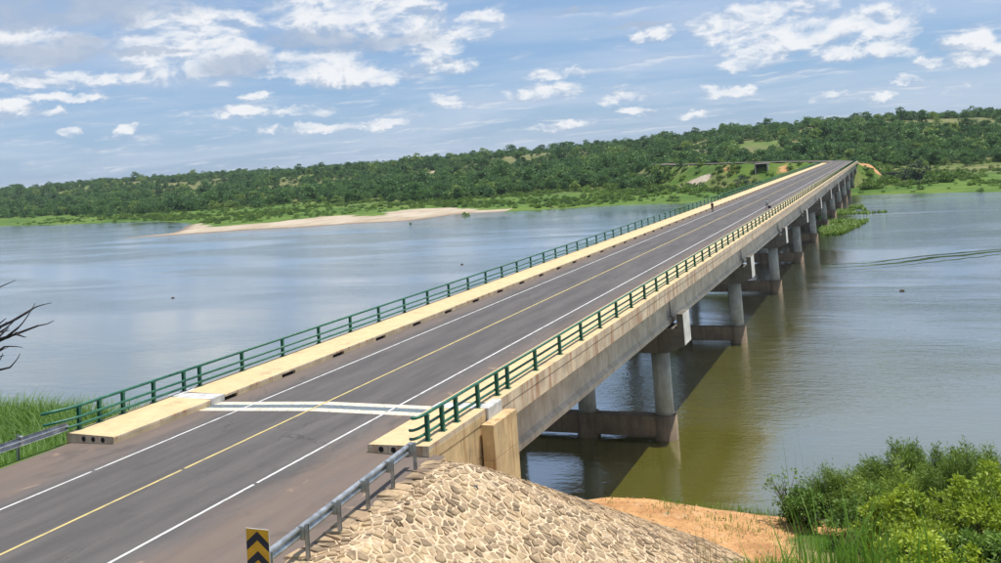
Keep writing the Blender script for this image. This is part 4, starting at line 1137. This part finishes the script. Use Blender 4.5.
# ------------------------------------------------------------------ people
SKIN = simple('skin', (.10, .055, .035), .6, 0, .1, 8, 0); HAIR = simple('hair', (.01, .009, .008), .8, 0, .1, 9, 0)
def person(label, loc, rz, top, bottom, arm_l, arm_r, stride, H=1.70):
    root = tag(empty('person', loc, None, rz), label, 'person')
    s_ = H/1.70
    J = {'pel': (0,0,.95), 'ch': (0,.02,1.25), 'nk': (0,.0,1.46), 'hd0': (0,.02,1.54), 'hd1': (0,.03,1.66)}
    v = []; e = []; rad = []
    def add(p, r, par=None):
        v.append(tuple(np.array(p)*s_)); rad.append((r*s_, r*s_*.85))
        if par is not None: e.append((par, len(v)-1))
        return len(v)-1
    pel = add((0,0,.95), .15); ch = add((0,.01,1.25), .17, pel); nk = add((0,0,1.45), .06, ch); h0 = add((0,.02,1.55), .085, nk); h1 = add((0,.02,1.66), .07, h0)
    nose = add((0,.10,1.585), .014, h0)
    for sx, arm in ((-1, arm_l), (1, arm_r)):
        sh_ = add((.19*sx, 0, 1.40), .06, ch); el_ = add((.19*sx+arm[0][0]*sx, arm[0][1], 1.40+arm[0][2]), .042, sh_); wr_ = add((.19*sx+arm[1][0]*sx, arm[1][1], 1.40+arm[1][2]), .03, el_)
        for q in range(5): add((.19*sx+arm[1][0]*sx+.012*(q-2)*.8, arm[1][1]+.02*(q-2)*.5, 1.40+arm[1][2]-.13+.02*abs(q-2)), .009, wr_)
    for sx in (-1, 1):
        st_ = stride*sx
        hp = add((.09*sx, 0, .90), .095, pel); kn_ = add((.10*sx, st_*.5+.03, .49), .06, hp); an = add((.10*sx, st_, .08), .042, kn_); add((.10*sx, st_+.16, .035), .035, an)
    me = bpy.data.meshes.new('body'); me.from_pydata(v, e, []); o = link('body', me, root, [SKIN, top, bottom, HAIR])
    md = o.modifiers.new('skin', 'SKIN'); sv = me.skin_vertices[0].data if me.skin_vertices else None
    if sv is None:
        bm = bmesh.new(); bm.from_mesh(me); bm.verts.layers.skin.verify(); bm.to_mesh(me); bm.free(); sv = me.skin_vertices[0].data
    for i, r_ in enumerate(rad): sv[i].radius = r_
    sv[0].use_root = True
    o.modifiers.new('sub', 'SUBSURF').levels = 1
    dg = bpy.context.evaluated_depsgraph_get(); me2 = bpy.data.meshes.new_from_object(o.evaluated_get(dg)); o.modifiers.clear(); o.data = me2; me2.name = 'body'
    me2.materials.clear()
    for m_ in (SKIN, top, bottom, HAIR): me2.materials.append(m_)
    for pl_ in me2.polygons:
        c_ = pl_.center/s_; pl_.use_smooth = True
        pl_.material_index = 3 if (c_.z > 1.63 or (c_.z > 1.56 and c_.y < -.02)) else 0 if (c_.z > 1.44 or c_.z < .05) else 1 if (c_.z > .93 and not (abs(c_.x) > .23 and c_.z < 1.12)) else 2 if abs(c_.x) < .21 else 0
    return root
T_DARK = simple('dark_cloth', (.012, .012, .016), .9, 0, .2, 12, .1); T_PALE = simple('pale_cloth', (.50, .52, .50), .9, 0, .15, 12, .1); T_NAVY = simple('navy_cloth', (.02, .022, .03), .9, 0, .2, 12, .1)
pm = at_z(712.8, 212.5, -.03)
person('person in dark clothes walking on the road beside the drain kerb', (pm[0], pm[1], crown(pm[0])), .3, T_DARK, T_DARK, ((.03, .02, -.28), (.04, .10, -.50)), ((.03, -.03, -.28), (.03, .04, -.52)), .14)
pm = at_z(767.4, 209.6, -.03)
pr2 = person('person in a pale top and dark shorts carrying a dark bag', (pm[0], pm[1], crown(pm[0])), -.4, T_PALE, T_NAVY, ((.03, .02, -.28), (.04, .12, -.48)), ((.04, -.03, -.28), (.06, .02, -.54)), .18)
bag = tag(empty('bag', (pm[0]+.38, pm[1]-.02, crown(pm[0])+.22)), 'dark bag hanging from the hand of the person in the pale top', 'bag')
MB().box(-.20, .20, -.10, .10, .0, .38).build('bag_body', [T_DARK], bag, bevel=.05)
MB().tube([(-.1,0,.36),(-.08,0,.56),(0,0,.62),(.08,0,.56),(.1,0,.36)], .012, 6).build('handle', [T_DARK], bag, True)

# dark drifting clumps on the water
gD = np.random.default_rng(3)
for (px_, py_, lab) in ((462, 264.5, 'small dark clump drifting on the open river between sand bank and bridge'), (173, 298, 'tiny dark clump drifting on the river above the reeds'), (552, 208.5, 'dark rock just off the far grassy shore'), (558, 207.8, 'second dark rock just off the far grassy shore'), (902, 291, 'tiny dark clump drifting near the long current lines')):
    q = at_z(px_, py_, WZ); mb = MB()
    bm = bmesh.new(); bmesh.ops.create_icosphere(bm, subdivisions=2, radius=.5)
    for v_ in bm.verts: v_.co *= 1+gD.uniform(-.28, .28); v_.co.z *= .55
    me = bpy.data.meshes.new('clump'); bm.to_mesh(me); bm.free(); me.materials.append(BARK)
    rock = 'rock' in lab
    o = tag(link('rock' if rock else 'drifting_clump', me), lab, 'rock' if rock else 'water weed'); o.location = (q[0], q[1], WZ+.05); k_ = 2.6 if rock else .7; o.scale = (k_, k_*.7, k_*.8)

# ------------------------------------------------------------------ thin humid air over the valley
hm = bpy.data.materials.new('haze'); hm.use_nodes = True; HT_ = NT(hm.node_tree); HT_.n.clear()
pv = HT_.add('ShaderNodeVolumePrincipled', {'Color': (.80, .90, 1.0, 1), 'Density': .00005, 'Anisotropy': .2})
ho = HT_.add('ShaderNodeOutputMaterial'); HT_.l.new(pv.outputs[0], ho.inputs['Volume'])
hz_ = MB().box(-7200, 7200, -960, 9200, -20, 95).build('haze', [hm]); hz_['kind'] = 'stuff'
tag(hz_, 'thin pale haze over the river valley', 'haze')
